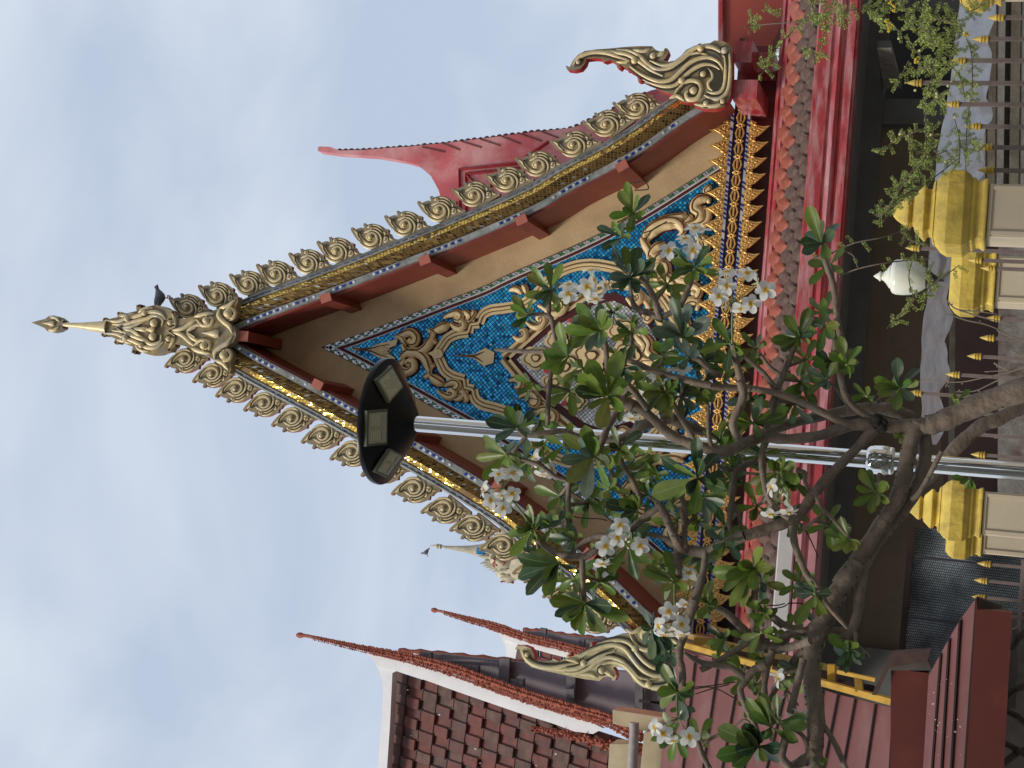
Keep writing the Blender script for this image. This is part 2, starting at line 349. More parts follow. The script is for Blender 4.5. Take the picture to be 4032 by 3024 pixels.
m = MB(); m.hexa([(-.075,19.84,zw_),(.075,19.84,zw_),(.075,19.84,zz),(-.075,19.84,zz)], [(-.075,YW,zw_),(.075,YW,zw_),(.075,YW,zz),(-.075,YW,zz)], 0, 1)
m.build('purlin_end', [M_oxide2, M_oxide], temple)
# gable wall
band_r = Wp(2877, 488, 20.8); band_l = Wp(2722, 2475, 20.8)
ZB = (band_r[2]+band_l[2])/2                 # top of the frieze
wl = [p for p in offs(OX, NT-.02) if p[1] > ZB-.3]
g = MB(); g.prism(wl+[(-p[0], p[1]) for p in wl[::-1][:-1]], YW, YW+.25); g.build('gable_wall', [M_wallc], temple)
# pediment borders (dark, glass, white, maroon, white, blue)
BO = XZ([(1260,1371),(1459,1297),(1759,1180),(1900,1126),(2000,1078),(2298,947),(2522,830),(2800,655),(2900,592)], 20.9)
BO[0] = (0, BO[0][1]); BO = [p for p in BO]; BO = spline(BO, 5)
def tri(d):
    p = offs(BO, d); p = [q for q in p if q[1] > ZB-.05]; q0, q1 = p[-2], p[-1]
    k = (q1[1]-(ZB-.05)); 
    return p+[(p[-1][0], ZB-.05)] if k > 0 else p
def full(d):
    p = tri(d); return p+[(-q[0], q[1]) for q in p[::-1] if q[0] > 1e-6]
bd = MB(); bd.prism(full(0), 20.935, YW-.001, 0); bd.prism(full(3.5*PX), 20.925, 20.934, 1); bd.prism(full(21*PX), 20.915, 20.924, 2)
bd.prism(full(27*PX), 20.909, 20.914, 0); bd.prism(full(40*PX), 20.90, 20.908, 2); bd.build('pediment_border', [M_maroon, M_cement, M_whiteE], temple)
gl = MB(); n = 84; a, la = resamp(offs(BO, 6*PX), n); b, lb = resamp(offs(BO, 18*PX), n)
for sgn in (1, -1):
    for i in range(n-1):
        if b[i][1] < ZB or a[i+1][1] < ZB: break
        A, A2, B, B2 = (Vector(q) for q in (a[i], a[i+1], b[i], b[i+1])); C = (A+A2+B+B2)/4
        if i % 2:
            for (p, q) in ((A, B), (A2, B2), (A, A2), (B, B2)):
                m_ = (p+q)/2; P = [C, C+(p-C)*.95, C+(m_-C)*.55, C+(q-C)*.95]
                gl.prism([(sgn*v.x, v.y) for v in P], 20.918, 20.926, 0, back=False)
        else:
            for (p) in (A, A2, B, B2):
                c_ = C+(p-C)*.5; r_ = (A-C).length*.30; gl.prism([(sgn*(c_.x+r_*math.cos(q*math.pi/3)), c_.y+r_*math.sin(q*math.pi/3)) for q in range(6)], 20.918, 20.926, 1, back=False)
gl.build('glass_border', [M_greenG, M_silver], temple)
tp = MB(); tp.prism(full(44*PX), 20.893, 20.899, 0); tp.build('pediment_panel', [M_blueT], temple, fixn=True)
# ---- pediment carving (right half traced on its plane, mirrored)
YO = 20.86
tz3 = T(1260, 1200, 800); tz4 = T(2000, 1000, 800); tz5 = T(2400, 650, 600); tl6 = T(1900, 1100, 1100)
def G(f, pts, Y=YO): return XZ([f(*p) for p in pts], Y)
axis = lambda p: (abs(p[0]) if abs(p[0]) < .03 else p[0], p[1])
FR = G(tz3, [(1265,545),(1330,450),(1395,365),(1500,315),(1615,300)])[0:]+G(tz3, [(1640,215),(1730,200)])+G(tz3, [(1770,110),(1850,60),(1960,42)])
FR2 = XZ([(1969,1216),(2050,1200),(2110,1160),(2163,1101),(2230,1058),(2325,1040),(2440,1060),(2530,1100),(2597,1163),(2644,1231),(2687,1307),(2712,1375)], YO)
BF = XZ([(1740,1394)], YO)[0]
def thick(mb, pts, r, mi_base, mi_side, depth=.05, Y=YO, n=4, ends=True):
    """flat raised band with a given half-width"""
    q = spline(pts, n); L_ = []; R2 = []
    for i, p in enumerate(q):
        a_ = q[max(0, i-1)]; b_ = q[min(len(q)-1, i+1)]; t_ = Vector((b_[0]-a_[0], b_[1]-a_[1])); t_ = t_.normalized() if t_.length else Vector((1,0)); nn_ = Vector((-t_.y, t_.x))
        L_.append((p[0]+nn_.x*r, p[1]+nn_.y*r)); R2.append((p[0]-nn_.x*r, p[1]-nn_.y*r))
    m_ = len(q); vs = [(p[0], Y, p[1]) for p in L_]+[(p[0], Y, p[1]) for p in R2]+[(p[0], Y+depth, p[1]) for p in L_]+[(p[0], Y+depth, p[1]) for p in R2]
    mb.add(vs, [(i, i+1, m_+i+1, m_+i) for i in range(m_-1)], mi_base)
    mb.add(vs, [(i, 2*m_+i, 2*m_+i+1, i+1) for i in range(m_-1)]+[(m_+i, m_+i+1, 3*m_+i+1, 3*m_+i) for i in range(m_-1)]+[(0, m_, 3*m_, 2*m_), (m_-1, 3*m_-1, 4*m_-1, 2*m_-1)], mi_side)
fm = MB()
for sgn in (1, -1):
    X = lambda pts: [(sgn*p[0], p[1]) for p in pts]
    for seg in (FR[:5], [FR[4], FR[5], FR[6]], FR[6:], FR2):
        n_ = 1 if len(seg) == 3 else 4
        if n_ == 1: seg = [seg[0], seg[1], seg[2]]
        thick(fm, X(seg), .078, 0, 2, n=n_, depth=.045)
        off = .044
        fm.ribbon(X(seg), .020, YO-.004, 0, n=n_, taper=(1, 1))
        q = spline(X(seg), n_); qo = [(p[0]*1.0, p[1]) for p in q]
        for dd in (.03, -.03):
            qq = []
            for i, p in enumerate(q):
                a_ = q[max(0, i-1)]; b_ = q[min(len(q)-1, i+1)]; t_ = Vector((b_[0]-a_[0], b_[1]-a_[1])).normalized(); qq.append((p[0]-t_.y*dd, p[1]+t_.x*dd))
            fm.tube([(p[0], YO, p[1]) for p in qq], .0075, 5, 1)
    # diamond inside
    D = XZ([(1983,1417),(2170,1246),(2325,1150),(2400,1120)], YO); D[0] = (0, D[0][1])
    thick(fm, X(D), .07, 0, 2, n=1, depth=.05); fm.ribbon(X(D), .022, YO-.004, 1, n=1, taper=(1, 1), flat=.5)
    D2 = XZ([(2400,1120),(2480,1130),(2560,1200),(2610,1290),(2640,1380)], YO); thick(fm, X(D2), .06, 0, 2, depth=.05); fm.ribbon(X(D2), .02, YO-.004, 0, taper=(1,1))
fm.build('carved_frame', [M_cream, M_lines, M_maroon], temple)
wp = MB(); Dm = XZ([(2010,1417),(2185,1262),(2335,1172),(2420,1150),(2520,1200),(2590,1300),(2620,1400)], 20.885); Dm[0] = (0, Dm[0][1]); Dm[-1] = (0, Dm[-1][1])
wp.prism(Dm+[(-p[0], p[1]) for p in Dm[::-1][1:-1]], 20.885, 20.892, 1)
Di = [(p[0]*.88, Dm[0][1]+(p[1]-Dm[0][1])*.94-.09) for p in Dm]; wp.prism(Di+[(-p[0], p[1]) for p in Di[::-1][1:-1]], 20.878, 20.884, 0)
wp.build('white_mosaic_panel', [M_whiteT, M_maroon], temple)
# scrolls: (radius px, points, tile)
SC = [
 (tz3, 15, [(900,430),(950,505),(1050,525),(1150,480),(1210,390),(1245,300)]), (tz3, 15, [(1245,290),(1330,250),(1420,215)]),
 (tz3, 13, [(820,360),(900,330),(990,300),(1050,350),(1040,410),(990,420),(955,390)]), (tz3, 9, [(850,345),(900,370),(940,440)]),
 (tz3, 11, [(1350,145),(1420,110),(1500,90),(1540,120),(1520,155),(1480,150),(1475,125)]), (tz3, 10, [(1550,70),(1600,90),(1640,130),(1620,160),(1590,150)]), (tz3, 9, [(1660,60),(1680,90),(1640,150),(1620,180)]),
 (tz3, 11, [(1420,200),(1470,240),(1530,260),(1570,230),(1550,190),(1520,210)]), (tz3, 9, [(1180,270),(1230,300),(1260,330)]), (tz3, 8, [(1240,360),(1250,400),(1280,410)]),
 (tz4, 12, [(330,560),(400,590),(470,640),(560,640),(620,590),(610,520),(550,500),(500,540),(530,580)]), (tz4, 10, [(20,400),(80,380),(130,400),(150,440)]), (tz4, 10, [(150,350),(190,370),(200,430)]),
 (tz4, 11, [(200,740),(270,790),(350,790),(400,730),(380,680),(330,700),(350,740)]), (tz4, 11, [(60,900),(130,930),(190,900),(180,840),(130,840)]),
 (tz4, 14, [(1560,210),(1590,130),(1640,60),(1700,30)]), (tz4, 14, [(1570,230),(1640,270),(1710,230),(1700,150),(1640,130),(1610,180),(1650,200)]), (tz4, 14, [(1600,260),(1660,350),(1730,380),(1800,410),(1850,400)]), (tz4, 13, [(1640,290),(1720,260),(1780,300),(1830,380)]),
 (tz4, 13, [(1740,210),(1800,260),(1900,290),(2000,300),(2080,270)]), (tz4, 12, [(1870,480),(1930,380),(2030,350),(2090,400),(2060,470),(1990,480)]), (tz4, 12, [(1850,500),(1910,620),(1950,740),(1990,850)]),
 (tz4, 13, [(2060,620),(2070,530),(1990,510),(1920,560),(1910,650)]), (tz4, 11, [(1290,480),(1370,540),(1440,500),(1430,440),(1380,450)]), (tz4, 11, [(1490,510),(1540,580),(1560,660),(1520,720),(1470,660)]),
 (tz4, 13, [(1380,880),(1440,940),(1490,1000),(1470,1060),(1430,1000)]), (tz4, 14, [(1400,870),(1480,900),(1540,980),(1530,1060),(1590,1120),(1650,1190),(1670,1280)]), (tz4, 12, [(1430,1100),(1500,1150),(1570,1170),(1560,1230),(1510,1210)]), (tz4, 12, [(1450,1270),(1530,1290),(1600,1280),(1650,1220)]),
 (tz5, 15, [(500,1060),(560,950),(680,870),(830,815),(960,820),(1050,890),(1065,970),(1010,1030)]), (tz5, 13, [(560,1110),(640,990),(760,905),(900,875),(1000,905)]), (tz5, 12, [(650,850),(760,800),(900,765),(1060,745),(1110,690)]), (tz5, 12, [(1060,880),(1150,800),(1190,720)]),
 (tz5, 16, [(1100,890),(1240,850),(1320,770),(1320,690),(1250,640),(1260,560),(1330,500),(1430,500),(1450,560)]), (tz5, 13, [(1200,900),(1350,870),(1420,800),(1430,700),(1370,600)]), (tz5, 12, [(1430,440),(1415,380),(1450,340),(1490,320)]),
 (tz5, 15, [(600,1370),(620,1280),(700,1190),(820,1150)]), (tz5, 15, [(700,1450),(700,1390),(730,1340),(790,1320)]), (tz5, 14, [(790,1330),(760,1420),(820,1450),(840,1540),(790,1610),(700,1620),(660,1560),(690,1500),(760,1510)]),
 (tz5, 13, [(460,1060),(540,1180),(590,1280),(560,1370)]), (tz5, 13, [(1300,1030),(1390,1090),(1420,1180),(1380,1280)]), (tz5, 12, [(1250,1040),(1330,1110),(1350,1200),(1330,1300)]), (tz5, 14, [(850,1600),(960,1640),(1080,1620),(1180,1550)]),
]
def offl(p, d):
    out = []
    for i, t in enumerate(p):
        a1 = p[max(0, i-1)]; b1 = p[min(len(p)-1, i+1)]; t_ = Vector((b1[0]-a1[0], b1[1]-a1[1])); t_ = t_.normalized() if t_.length else Vector((1, 0)); out.append((t[0]-t_.y*d, t[1]+t_.x*d))
    return out
OB = {}
for f, r, pts in SC:
    s_ = f(1, 0)[0]-f(0, 0)[0]; q = G(f, pts)
    for sgn in (1, -1):
        qq = [(sgn*p[0], p[1]) for p in q]; ob = OB.setdefault((sgn, 'a' if f is tz3 else 'b' if f is tz5 else ('c' if max(t[0] for t in pts) < 700 else 'd')), MB())
        ob.ribbon(qq, r*.0050, YO-.014, 0, flat=1.0, seg=8); ob.ribbon(offl(qq, r*.0019), r*.0010, YO-.014-r*.0043, 2, flat=.8, seg=4, n=4); ob.ribbon(qq, r*.0050*1.28, YO+.022, 1, flat=.9, seg=6)
BL = [(tz3,1500,125,24),(tz3,1618,130,20),(tz3,1250,300,18),(tz3,985,385,20),(tz3,1550,220,18),(tz4,545,560,20),(tz4,370,720,18),(tz4,1650,185,26),(tz4,1705,310,24),(tz4,2025,430,24),(tz5,735,1560,30),(tz5,905,1610,28),(tz5,990,805,20),(tz4,1500,960,24),(tz4,1585,1090,20),(tz4,1540,1190,20),(tz4,1380,490,18)]
for f, x, y, r in BL:
    q = G(f, [(x, y)])[0]
    for sgn in (1, -1): ob = OB[(sgn, 'a' if f is tz3 else 'b' if f is tz5 else ('c' if x < 700 else 'd'))]; ob.ball((sgn*q[0], YO-.02, q[1]), r*.0018, 0, 1.0, 8, 5)

for ob in OB.values(): ob.build('carved_scroll', [M_cream, M_maroon, M_lines], temple, smooth=60)
# crown piece, hearts, small finial (on the axis)
cb = MB()
def sym(pts, f=tz3):
    q = G(f, pts); q = [(max(0, p[0]), p[1]) for p in q]; return q+[(-p[0], p[1]) for p in q[::-1] if p[0] > 1e-4]
cb.prism(sym([(330,498),(345,470),(375,480),(390,462),(470,478),(560,462),(640,425),(760,395),(850,375),(830,440),(760,470),(740,530)]), YO-.01, YO+.04, 0, 1)
cb.prism(sym([(1475,572),(1500,545),(1540,550),(1600,545),(1690,535),(1800,470),(1900,520)]), YO-.01, YO+.04, 0, 1)
ht = [(590,505),(640,480),(690,465),(740,480),(755,520),(735,545)]
cb.prism(sym(ht), YO-.03, YO, 0, 2); cb.prism(sym([(1180,545),(1230,510),(1280,485),(1330,500),(1350,545)]), YO-.04, YO+.02, 0, 2)
for q in ([(610,515),(650,495),(690,485),(720,500),(730,530)], [(1225,545),(1260,525),(1290,520),(1310,545)]): cb.prism(sym(q), YO-.045, YO-.02, 0, 2)
for pts_ in ([(350,498),(440,480),(560,470),(640,440),(760,405)], [(1490,572),(1560,560),(1690,548),(1790,490)], [(780,520),(700,440),(600,480),(560,535)]):
    qs = G(tz3, pts_); qs = [(max(0, p[0]), p[1]) for p in qs]
    for sgn in (1, -1): cb.ribbon([(sgn*p[0]*.72, p[1]) for p in qs], .013, YO-.016, 2 if pts_[0][0] != 780 else 0, n=4, seg=5)
cb.build('carved_crown', [M_cream, M_maroon, M_lines], temple, smooth=30)
# emblem shapes on the white mosaic
em = MB()
_cl = [0]
def cloud(cx, cy, r, Y, mi=0, n=7):
    _cl[0] += 1; Y = Y-.0015*_cl[0]
    c = XZ([(cx, cy)], Y)[0]
    for sgn in ((1, -1) if abs(c[0]) > .1 else (1,)):
        P = []
        for k in range(40):
            a_ = 2*math.pi*k/40; rr = r*PX*(1+.22*abs(math.sin(a_*n/2))); P.append((sgn*(c[0]+rr*math.cos(a_)), c[1]+rr*math.sin(a_)*1.25))
        em.prism([(p[0], p[1]) for p in P], Y-.02-(.0007 if sgn < 0 else 0), Y-(.0007 if sgn < 0 else 0), mi, 1)
for cx, cy, r, n in ((2110,1410,42,5),(2200,1340,40,5),(2290,1280,36,6),(2225,1445,52,5),(2330,1400,58,7),(2450,1300,44,5),(2470,1400,50,6)): cloud(cx, cy, r, 20.875, 0, n); cloud(cx, cy, r*.80, 20.853, 3, n); cloud(cx, cy, r*.70, 20.838, 0, n); cloud(cx, cy, r*.34, 20.822, 3, 3); cloud(cx, cy, r*.22, 20.806, 0, 3)
for cx, cy, r, n in ((2250,1262,9,3),(2455,1330,11,4),(2160,1380,9,3)): cloud(cx, cy, r, 20.854, 2, n)
em.build('carved_emblem', [M_cream, M_maroon, M_red, M_lines], temple)
# ---- frieze
ZT = ZB; cy_ = 20.82
s3 = T(2700, 380, 400)
def zrow(px): return Wp(px, 600, 20.75)[2]
z_top = zrow(2866); z_a = zrow(2877.5); z_b = zrow(2889); z_c = zrow(2923); z_d = zrow(2932); z_e = zrow(2942)
dzf = ZB-z_top if abs(ZB-z_top) < .3 else 0
HW = max(p[0] for p in offs(OX, NT) if p[1] > z_e-.1)+.15
xr = Wp(2900, 440, 20.8)[0]; HW = xr
fz = MB()
fz.box((-HW, 20.80, z_b), (HW, 20.93, z_top+.0), 0)
fz.box((-HW, 20.77, z_a), (HW, 20.799, z_top), 1); fz.box((-HW, 20.79, z_c), (HW, 20.93, z_b-.001), 0); fz.box((-HW, 20.80, z_d), (HW, 20.93, z_c-.001), 0); fz.box((-HW, 20.77, z_e), (HW, 20.93, z_d-.001), 1)
k = 0; x = -HW
while x < HW-.06:            # slanting glass chips in the two grey borders
    for z0_, z1_ in ((z_a, z_top), (z_e, z_d)):
        if random.random() < .75: fz.add([(x,20.766,z0_),(x+.03,20.766,z0_),(x+.055,20.766,z1_),(x+.025,20.766,z1_)], [(0,1,2,3)], 2)
    x += .062
fz.build('frieze', [M_indigo, mat('grey_lime_border', (.42,.43,.44), rough=.7, var=.25, scale=20), M_bluetrim], temple)
ch = MB(); x = -HW+.1; zc = (z_b+z_c)/2; hh = (z_b-z_c)/2
while x < HW-.05:
    el = [(x+.085*math.cos(a), zc+hh*.85*math.sin(a)) for a in [2*math.pi*i/14 for i in range(15)]]
    ch.tube([(p[0], 20.775, p[1]) for p in el], .014, 6, 0); ch.tube([(x-.06, 20.77, zc), (x+.06, 20.77, zc)], .016, 6, 0)
    for a in range(6):
        an = a*math.pi/3; ch.ball((x+.11+.022*math.cos(an), 20.765, zc+.03*math.sin(an)), .017, 0, .8, 6, 4, 1.3)
    for s_ in (1, -1): ch.ball((x+.11, 20.77, zc+s_*hh*.7), .016, 0, .8, 6, 4, 1.5); ch.ball((x, 20.77, zc+s_*hh*.95), .013, 0, .8, 6, 4)
    x += .22
ch.build('frieze_chain', [M_gold], temple, smooth=60)
def petal(up):
    """flame leaf of cast gold with two scrolls, local origin at the base middle, z up"""
    m = MB(); s_ = 1 if up else -1
    if up: P = [(-.075,0),(-.10,.05),(-.095,.10),(-.06,.14),(-.035,.19),(-.01,.25),(.0,.29),(.012,.24),(.04,.18),(.06,.14),(.085,.10),(.09,.05),(.07,0)]
    else: P = [(-.06,0),(-.085,-.04),(-.09,-.09),(-.07,-.13),(-.035,-.17),(.01,-.215),(.055,-.26),(.075,-.275),(.065,-.23),(.06,-.19),(.07,-.14),(.08,-.09),(.07,-.04),(.05,0)]
    m.prism([(p[0], p[1]) for p in P], -.012, .02, 0)
    for sx in (1, -1):
        m.ribbon([(sx*.07, s_*.02),(sx*.085, s_*.06),(sx*.065, s_*.10),(sx*.03, s_*.10),(sx*.018, s_*.07),(sx*.035, s_*.05)], .013, -.018, 0, n=3, seg=6)
        m.ribbon([(sx*.05, s_*.12),(sx*.02, s_*.16),(0.01 if up else .03, s_*.23)], .011, -.018, 0, n=3, seg=6)
        m.ball((sx*.04, -.022, s_*.07), .014, 0, 1, 6, 4)
    m.ball((0, -.02, s_*.13), .018, 0, 1, 6, 4, 1.6); m.ball((0, -.02, s_*.03), .016, 0, 1, 6, 4)
    sm = .11; m.prism([(sm-.025, 0), (sm-.03, s_*.04), (sm, s_*.10), (sm+.03, s_*.04), (sm+.025, 0)], -.012, .02, 0); m.ball((sm, -.018, s_*.035), .022, 0, 1, 6, 4)
    return m
pxs = [Wp(2850, 511+66.2*i, 20.75)[0] for i in range(0, 30)]
x0_ = Wp(2850, 511, 20.75)[0]; pit = .2215
protoU = petal(True).build('frieze_leaf', [M_gold], temple, smooth=60); protoD = petal(False).build('frieze_leaf', [M_gold], temple, smooth=60)
tl = Vector((0, 21, 0))
def place(o, x, y, z): o.location = Vector((x, y, z))-tl
n = 0; x = x0_
while x > -HW+.05:
    for pz, pr_ in ((z_top, protoU), (z_e, protoD)):
        o = pr_ if n == 0 else pr_.copy()
        if n: S.collection.objects.link(o); o.parent = temple
        place(o, x, 20.78, pz)
    n += 1; x -= pit
# ---- roof finials along the rakes: one scroll of cast cement, copied
zf = T(1480, 760, 280)
BASE = (1245, 1250)
b0 = XZ([zf(*BASE)], YB)[0]
a_ = XZ([zf(850, 1392)], YB)[0]; c_ = XZ([zf(1640, 1085)], YB)[0]; ANG0 = math.atan2(c_[1]-a_[1], c_[0]-a_[0])
def FL(pts):
    out = []
    for p in XZ([zf(*q) for q in pts], YB):
        dx, dz = p[0]-b0[0], p[1]-b0[1]; c, s = math.cos(-ANG0), math.sin(-ANG0); out.append((dx*c-dz*s, dx*s+dz*c))
    return out
FOUT = [(215,760),(225,715),(270,695),(315,740),(310,775),(350,775),(420,740),(500,715),(560,705),(640,730),(618,650),(610,590),(640,572),(690,605),(700,635),(760,620),(850,595),(930,590),(1010,610),(1120,640),(1230,710),(1310,765),(1360,765),(1400,790),(1385,850),(1395,905),(1440,910),(1470,960),(1500,1020),(1560,1060),(1660,1090),(1640,1170),(1400,1260),(1245,1330),(1000,1420),(860,1470),(850,1392),(770,1375),(640,1300),(500,1190),(490,1150),(430,1110),(350,1010),(270,880),(230,800)]
FRB = [(34,[(330,800),(400,860),(440,930),(490,1030),(570,1120)]),(46,[(600,905),(700,850),(850,815),(1000,840),(1110,930),(1170,1060),(1160,1180),(1110,1300)]),
 (50,[(480,860),(500,960),(590,1110),(700,1200),(830,1250),(950,1210),(1040,1120),(1040,1020),(980,920),(870,880),(770,920),(720,1000),(760,1090),(840,1110)]),
 (30,[(780,790),(845,770),(870,710),(820,655),(760,680),(760,740)]),(36,[(880,640),(1010,660),(1130,720),(1240,820)]),(34,[(900,720),(1030,750),(1130,820),(1220,920)]),
 (40,[(510,1190),(630,1290),(770,1350),(900,1350),(1010,1300)]),(30,[(1240,860),(1290,900),(1270,980)]),(34,[(1230,1080),(1250,1140),(1310,1160),(1370,1110),(1360,1040),(1300,1010),(1240,1040)]),(26,[(1420,1000),(1450,1080),(1540,1110)])]
FGR = [(12,[(640,900),(560,900),(530,860),(480,850),(455,900),(470,980),(540,1080),(640,1180),(760,1240)]),(11,[(700,980),(760,900),(870,840),(990,870),(1080,960),(1110,1080),(1090,1200),(1050,1300)]),(10,[(900,760),(1030,800),(1140,890),(1210,1010),(1220,1150)]),(9,[(880,690),(1000,700),(1120,760),(1230,860)]),(8,[(740,700),(740,650),(830,630)]),(9,[(1210,1000),(1230,1000),(1390,1000),(1400,1100)])]
def make_finial():
    m = MB(); k = 280/2212*PX
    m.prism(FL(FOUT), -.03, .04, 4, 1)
    for r, p in FRB: m.ribbon(FL(p), r*k, -.035, 0, flat=.9, n=3, seg=7)
    for r, p in FGR: m.ribbon(FL(p), r*k*2.1, -.046, 2, flat=.8, n=3, seg=5)
    for x_, y_, r in ((840,1020,78),(1300,1080,45),(810,710,42)):
        q = FL([(x_, y_)])[0]; m.ball((q[0], -.06, q[1]), r*k, 0, .7)
    for x_, y_, r in ((268,735,46),(655,605,42),(1358,805,48),(1438,945,34)):
        q = FL([(x_, y_)])[0]; m.ball((q[0], .0, q[1]), r*k, 3, 1.2, 8, 5)
    return m
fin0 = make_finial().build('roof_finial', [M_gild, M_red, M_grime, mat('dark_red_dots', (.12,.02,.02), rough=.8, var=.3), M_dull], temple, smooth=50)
tipL = FL([(215, 740)])[0]
Rt = [(656,1173),(773,1126),(893,1081),(1012,1044),(1134,998),(1256,954),(1382,901),(1512,852),(1636,797),(1768,745),(1898,688),(2025,624),(2157,555),(2284,480),(2416,406)]
Lt = [(639,1442),(746,1502),(855,1559),(967,1616),(1077,1676),(1185,1741),(1298,1806),(1414,1871),(1531,1943),(1648,2015),(1759,2086),(1878,2163)]
first = True
def oxz(x):
    for a, b in zip(OX, OX[1:]):
        if a[0] <= x <= b[0]: return a[1]+(b[1]-a[1])*(x-a[0])/(b[0]-a[0]+1e-9)
    return OX[-1][1]
mirr_me = fin0.data.copy()
bm = bmesh.new(); bm.from_mesh(mirr_me); bmesh.ops.scale(bm, vec=(-1,1,1), verts=bm.verts); bmesh.ops.reverse_faces(bm, faces=bm.faces); bm.to_mesh(mirr_me); bm.free()
for i, p in enumerate(Rt):
    q = XZ([p], YB)[0]
    if i < len(Lt):
        ql = XZ([Lt[i]], YB)[0]; dq = ((q[0]+ql[0])/2, (q[1]-ql[1])/2)   # small asymmetry of the real thing
    for sgn in (1, -1):
        tip = q if sgn == 1 else (XZ([Lt[i]], YB)[0] if i < len(Lt) else (-q[0], q[1]))
        ax_ = abs(tip[0])
        ang = math.atan2(oxz(ax_+.35)-oxz(ax_), .35)
        c, s = math.cos(ang), math.sin(ang); rx = tipL[0]*c-tipL[1]*s; rz = tipL[0]*s+tipL[1]*c
        bx_, bz_ = ax_-rx, tip[1]-rz
        dz = oxz(bx_)-bz_; bz_ += max(-.04, min(.04, dz))+.012                  # sit on the coping
        o = fin0 if first else fin0.copy()
        if not first: S.collection.objects.link(o); o.parent = temple
        if sgn == -1: o.data = mirr_me
        place(o, sgn*bx_, YB+.03+(i % 3)*.004, bz_); o.rotation_euler = (0, -ang*sgn, 0); first = False
        o.scale = (1+jit(.015),)*3
# ---- naga finials at the eaves
zh = T(2200, 130, 720); YN = 19.78
HOUT = [(80,400),(95,392),(130,410),(170,330),(230,260),(310,215),(450,195),(600,185),(800,165),(960,155),(1130,155),(1170,200),(1220,220),(1265,215),(1280,180),(1310,180),(1325,230),(1290,300),(1260,330),(1330,345),(1400,330),(1480,270),(1540,200),(1640,150),(1760,125),(1830,120),(1880,85),(1990,95),(2070,140),(2100,200),(2100,500),(2090,650),(2070,780),(2040,830),(1990,890),(1880,920),(1740,915),(1640,880),(1690,850),(1660,815),(1560,845),(1480,830),(1400,740),(1280,720),(1200,680),(1100,600),(1000,545),(960,580),(950,530),(900,480),(860,460),(830,430),(760,395),(735,430),(700,410),(700,370),(620,320),(550,345),(520,310),(430,300),(330,310),(310,370),(260,430),(180,450),(100,440)]
HRB = [(30,[(170,390),(230,310),(330,255),(450,235),(600,250),(720,290),(860,330)]),(30,[(560,215),(720,240),(850,270),(980,350),(1120,450),(1260,520)]),(28,[(700,200),(850,215),(980,280),(1080,380),(1200,440),(1350,420),(1480,340),(1580,260),(1700,240),(1800,265)]),
 (30,[(1100,330),(1250,390),(1390,375),(1500,300),(1600,215),(1720,165),(1860,175),(1960,230),(2010,300)]),(30,[(860,400),(980,490),(1120,560),(1250,590),(1370,560),(1480,460),(1580,370),(1700,310),(1820,300),(1930,350),(1990,440)]),
 (28,[(1020,560),(1130,610),(1230,640),(1330,650),(1430,620),(1530,520),(1630,440),(1750,385),(1860,390),(1950,440)]),(30,[(1400,740),(1470,640),(1580,580),(1690,600),(1720,700),(1670,790),(1570,800),(1540,730),(1600,680)]),
 (26,[(2060,180),(2075,400),(2065,600),(2030,720),(1950,790),(1850,790),(1760,750)]),(24,[(2010,300),(2020,450),(2010,600),(1970,700),(1880,730),(1790,710)]),(20,[(1800,420),(1850,480),(1860,540),(1810,600),(1820,660),(1860,700)]),
 (24,[(900,200),(1020,220),(1100,190)]),(26,[(1150,280),(1220,260),(1290,220)]),(22,[(700,350),(800,350),(880,320)]),(24,[(1640,860),(1780,880),(1900,880),(2000,840)]),(24,[(1340,790),(1430,760),(1520,820)])]
HBL = [(240,355,30),(920,340,42),(1145,280,42),(1490,580,42),(1720,190,42),(2010,215,42),(1635,700,48),(1750,500,38),(1785,855,36),(1985,830,32)]
def naga(sgn):
    m = MB(); k = 720/2212*PX; q = lambda pts: [(sgn*p[0], p[1]) for p in XZ([zh(*t) for t in pts], YN)]
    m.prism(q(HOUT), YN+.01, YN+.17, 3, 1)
    for r, p in HRB: m.ribbon(q(p), r*k, YN, 0, flat=.8, n=4)
    for r, p in HRB[:8]:
        pp = spline(p, 3); pq = []
        for i, t in enumerate(pp):
            a1 = pp[max(0, i-1)]; b1 = pp[min(len(pp)-1, i+1)]; t_ = Vector((b1[0]-a1[0], b1[1]-a1[1])).normalized(); pq.append((t[0]-t_.y*(r+6), t[1]+t_.x*(r+6)))
        m.ribbon(q(pq), 15*k, YN-.006, 2, flat=.8, n=1, seg=5)
    for x_, y_, r in HBL:
        c = q([(x_, y_)])[0]; m.ball((c[0], YN-.02, c[1]), r*k, 0, .8); 
        m.tube([(c[0]+r*1.35*k*math.cos(a), YN-.008, c[1]+r*1.35*k*math.sin(a)) for a in [i*.5 for i in range(10)]], 8*k, 5, 2)
    P = q([(1790,440),(1900,420),(1975,500),(1975,650),(1880,710),(1800,640),(1830,540)]); m.prism(P, YN-.006, YN+.0, 2)
    for x_, y_, r in ((545,330,24),(735,400,36),(850,440,26),(985,560,38),(300,330,0)):
        if r: c = q([(x_, y_)])[0]; m.ball((c[0], YN+.08, c[1]), r*k, 1, 2.2, 8, 5)
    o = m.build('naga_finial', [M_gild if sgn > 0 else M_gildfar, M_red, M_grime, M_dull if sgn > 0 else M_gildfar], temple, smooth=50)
    if sgn < 0: o['label'] = 'pale yellow naga finial with red edges'
naga(1); naga(-1)
